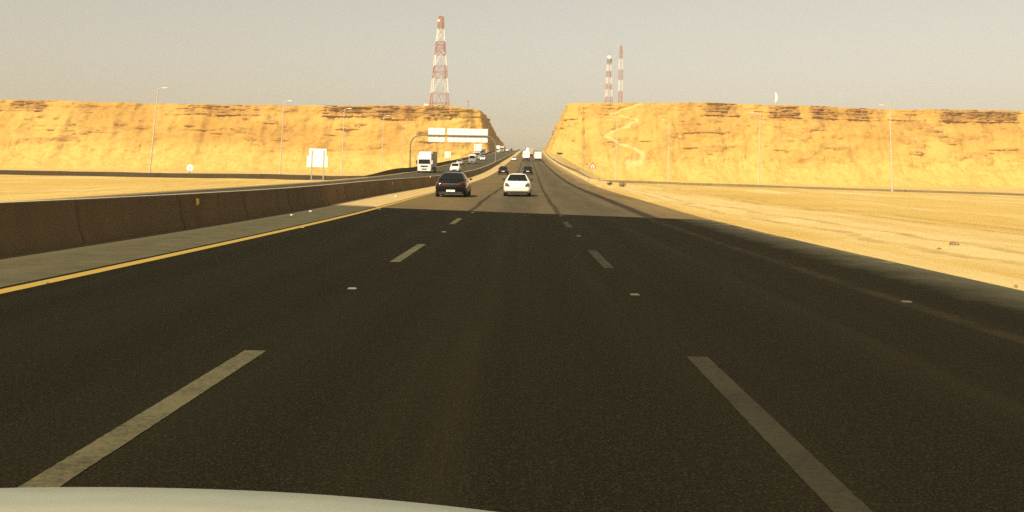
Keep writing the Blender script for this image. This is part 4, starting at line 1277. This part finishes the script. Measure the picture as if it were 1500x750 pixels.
# litter along the barrier
for (p, s, lab) in (((427, 316), .055, 'scrap of white litter at the foot of the median barrier, the nearer piece'), ((455, 310.5), .06, 'scrap of white litter at the foot of the median barrier, the farther piece'),
                    ((580, 288.5), .09, 'pale lump of litter on the sandy shoulder left of the glossy black sedan')):
    q = hit(p[0], p[1], road_z)
    m = MB(); n = 7
    m.loft([[q*0 + Vector((math.cos(2*math.pi*k/n)*s*random.uniform(.7, 1.3)*f, math.sin(2*math.pi*k/n)*s*random.uniform(.7, 1.3)*f, z)) for k in range(n)] for f, z in ((.8, 0), (1, s*.5), (.5, s*.9))])
    tag(m.build('litter', 'paper', loc=q), lab, 'litter', 'litter by the barrier')

# ------------------------------------------------------------------ stones and shrubs
def rock(px, py, s, label):
    q = hit(px, py, ground)
    bm = bmesh.new(); bmesh.ops.create_icosphere(bm, subdivisions=3, radius=1)
    sd = random.uniform(0, 50)
    for v in bm.verts:
        d = 1 + .5*mnoise.noise(v.co*1.3+Vector((sd, 0, 0))) + .22*mnoise.noise(v.co*4+Vector((0, sd, 0)))
        v.co = Vector((v.co.x*s*1.3*d, v.co.y*s*d, v.co.z*s*.75*d))
    me = bpy.data.meshes.new('rock'); bm.to_mesh(me); bm.free(); me.materials.append(M['stone']); 
    o = bpy.data.objects.new('rock', me); COL.objects.link(o); o.location = q+Vector((0, 0, s*.2))
    tag(o, label, 'rock', 'loose rocks on the sand')
rock(1398, 359, .085, 'dark loose rock on the right sand, between the lamp post and the road edge')
rock(1488, 419, .022, 'small dark rock at the right picture edge beside the road')
rock(1376, 365, .04, 'small brown rock just left of the darker rock on the right sand')

def shrub(px, py, s, label):
    q = hit(px, py, ground)
    t = thing('desert_shrub', label, 'shrub', q, group='dry shrubs on the sand')
    st = MB(); lf = MB()
    for k in range(26):
        a = random.uniform(0, 6.28); e = random.uniform(.25, 1.2); l = s*random.uniform(.6, 1.2)
        d = Vector((math.cos(a)*math.cos(e), math.sin(a)*math.cos(e), math.sin(e)))
        st.tube([(0, 0, -.03), d*l*.55+Vector((0, 0, .02)), d*l], [s*.03, s*.02, s*.008], 4)
        for j in range(14):
            c = d*l*random.uniform(.4, 1.05)+Vector([random.gauss(0, s*.09) for _ in range(3)])
            r = Vector([random.gauss(0, 1) for _ in range(3)]).normalized()*s*.07; u = r.cross(Vector((.3, .5, .8))).normalized()*s*.04
            lf.add([c-r, c+u, c+r, c-u], [(0, 1, 2, 3)])
    st.build('stems', 'stone', t); lf.build('leaves', 'bush', t)
shrub(893, 271, .55, 'dry shrub at the foot of the thin lamp post beside the zigzag path')
shrub(877, 262, .5, 'dry shrub right of the red triangle sign')
shrub(912, 273.5, .6, 'low dark shrub on the sand near the road, lowest of the roadside shrubs')
shrub(845, 250.5, .8, 'dry brown shrub on the slope left of the red triangle sign')
shrub(985, 266, .8, 'dark shrub by the lamp post right of the zigzag path')

# ------------------------------------------------------------------ haze
hz = MB().box((-2750, -2600, -45), (2750, 3000, 150))
m = bpy.data.materials.new('desert_haze'); m.use_nodes = True; nt = m.node_tree
for n in list(nt.nodes):
    if n.type != 'OUTPUT_MATERIAL': nt.nodes.remove(n)
pv = nt.nodes.new('ShaderNodeVolumePrincipled')
pv.inputs['Color'].default_value = (.93, .86, .70, 1); pv.inputs['Density'].default_value = .00016
pv.inputs['Anisotropy'].default_value = .0
nt.links.new(pv.outputs['Volume'], nt.nodes['Material Output'].inputs['Volume'])
M['haze'] = m
ho = hz.build('haze', 'haze'); tag(ho, kind='stuff'); ho.display_type = 'WIRE'

# ------------------------------------------------------------------ light
EL = R(41); AZ = Vector((-.50, -.866))
to_sun = Vector((AZ.x*math.cos(EL), AZ.y*math.cos(EL), math.sin(EL)))
sl = bpy.data.lights.new('sun', 'SUN'); sl.energy = 4.6; sl.angle = R(.5); sl.color = (1.0, .88, .62)
so = bpy.data.objects.new('sun', sl); COL.objects.link(so); so.rotation_euler = (-to_sun).to_track_quat('-Z', 'Y').to_euler(); so.location = (0, 0, 300)
w = bpy.data.worlds.new('World'); scene.world = w; w.use_nodes = True; nt = w.node_tree
bg = nt.nodes['Background']; bg.inputs['Strength'].default_value = .10
sky = nt.nodes.new('ShaderNodeTexSky'); sky.sky_type = 'NISHITA'; sky.sun_disc = False
sky.sun_elevation = EL; sky.sun_rotation = math.atan2(to_sun.x, to_sun.y); sky.dust_density = 4.; sky.air_density = 1.0; sky.ozone_density = 1.0; sky.altitude = 600
hs = nt.nodes.new('ShaderNodeHueSaturation'); hs.inputs['Saturation'].default_value = .30
tint = nt.nodes.new('ShaderNodeMix'); tint.data_type = 'RGBA'; tint.blend_type = 'MULTIPLY'; tint.inputs['Factor'].default_value = 1
tint.inputs[7].default_value = (1.0, .93, .79, 1)       # dust in the air takes the blue out
nt.links.new(sky.outputs[0], hs.inputs['Color']); nt.links.new(hs.outputs[0], tint.inputs[6]); nt.links.new(tint.outputs[2], bg.inputs['Color'])

# ------------------------------------------------------------------ camera and output
cd = bpy.data.cameras.new('camera'); cd.sensor_width = 36; cd.lens = FPX/1500*36
cd.shift_x = (750-PPX)/1500; cd.shift_y = (PPY-375)/1500
cd.clip_start = .1; cd.clip_end = 8000
co = bpy.data.objects.new('camera', cd); COL.objects.link(co)
rm = Matrix((CRt, CU, -CF)).transposed()
co.matrix_world = Matrix.Translation(CAM) @ rm.to_4x4()
scene.camera = co
vs = scene.view_settings
scene.display_settings.display_device = 'sRGB'
vs.view_transform = 'Standard'; vs.look = 'None'; vs.exposure = .42; vs.gamma = 1; vs.use_curve_mapping = False
scene.cycles.use_denoising = False
scene.cycles.sample_clamp_indirect = 1.5; scene.cycles.max_bounces = 6; scene.cycles.volume_bounces = 1
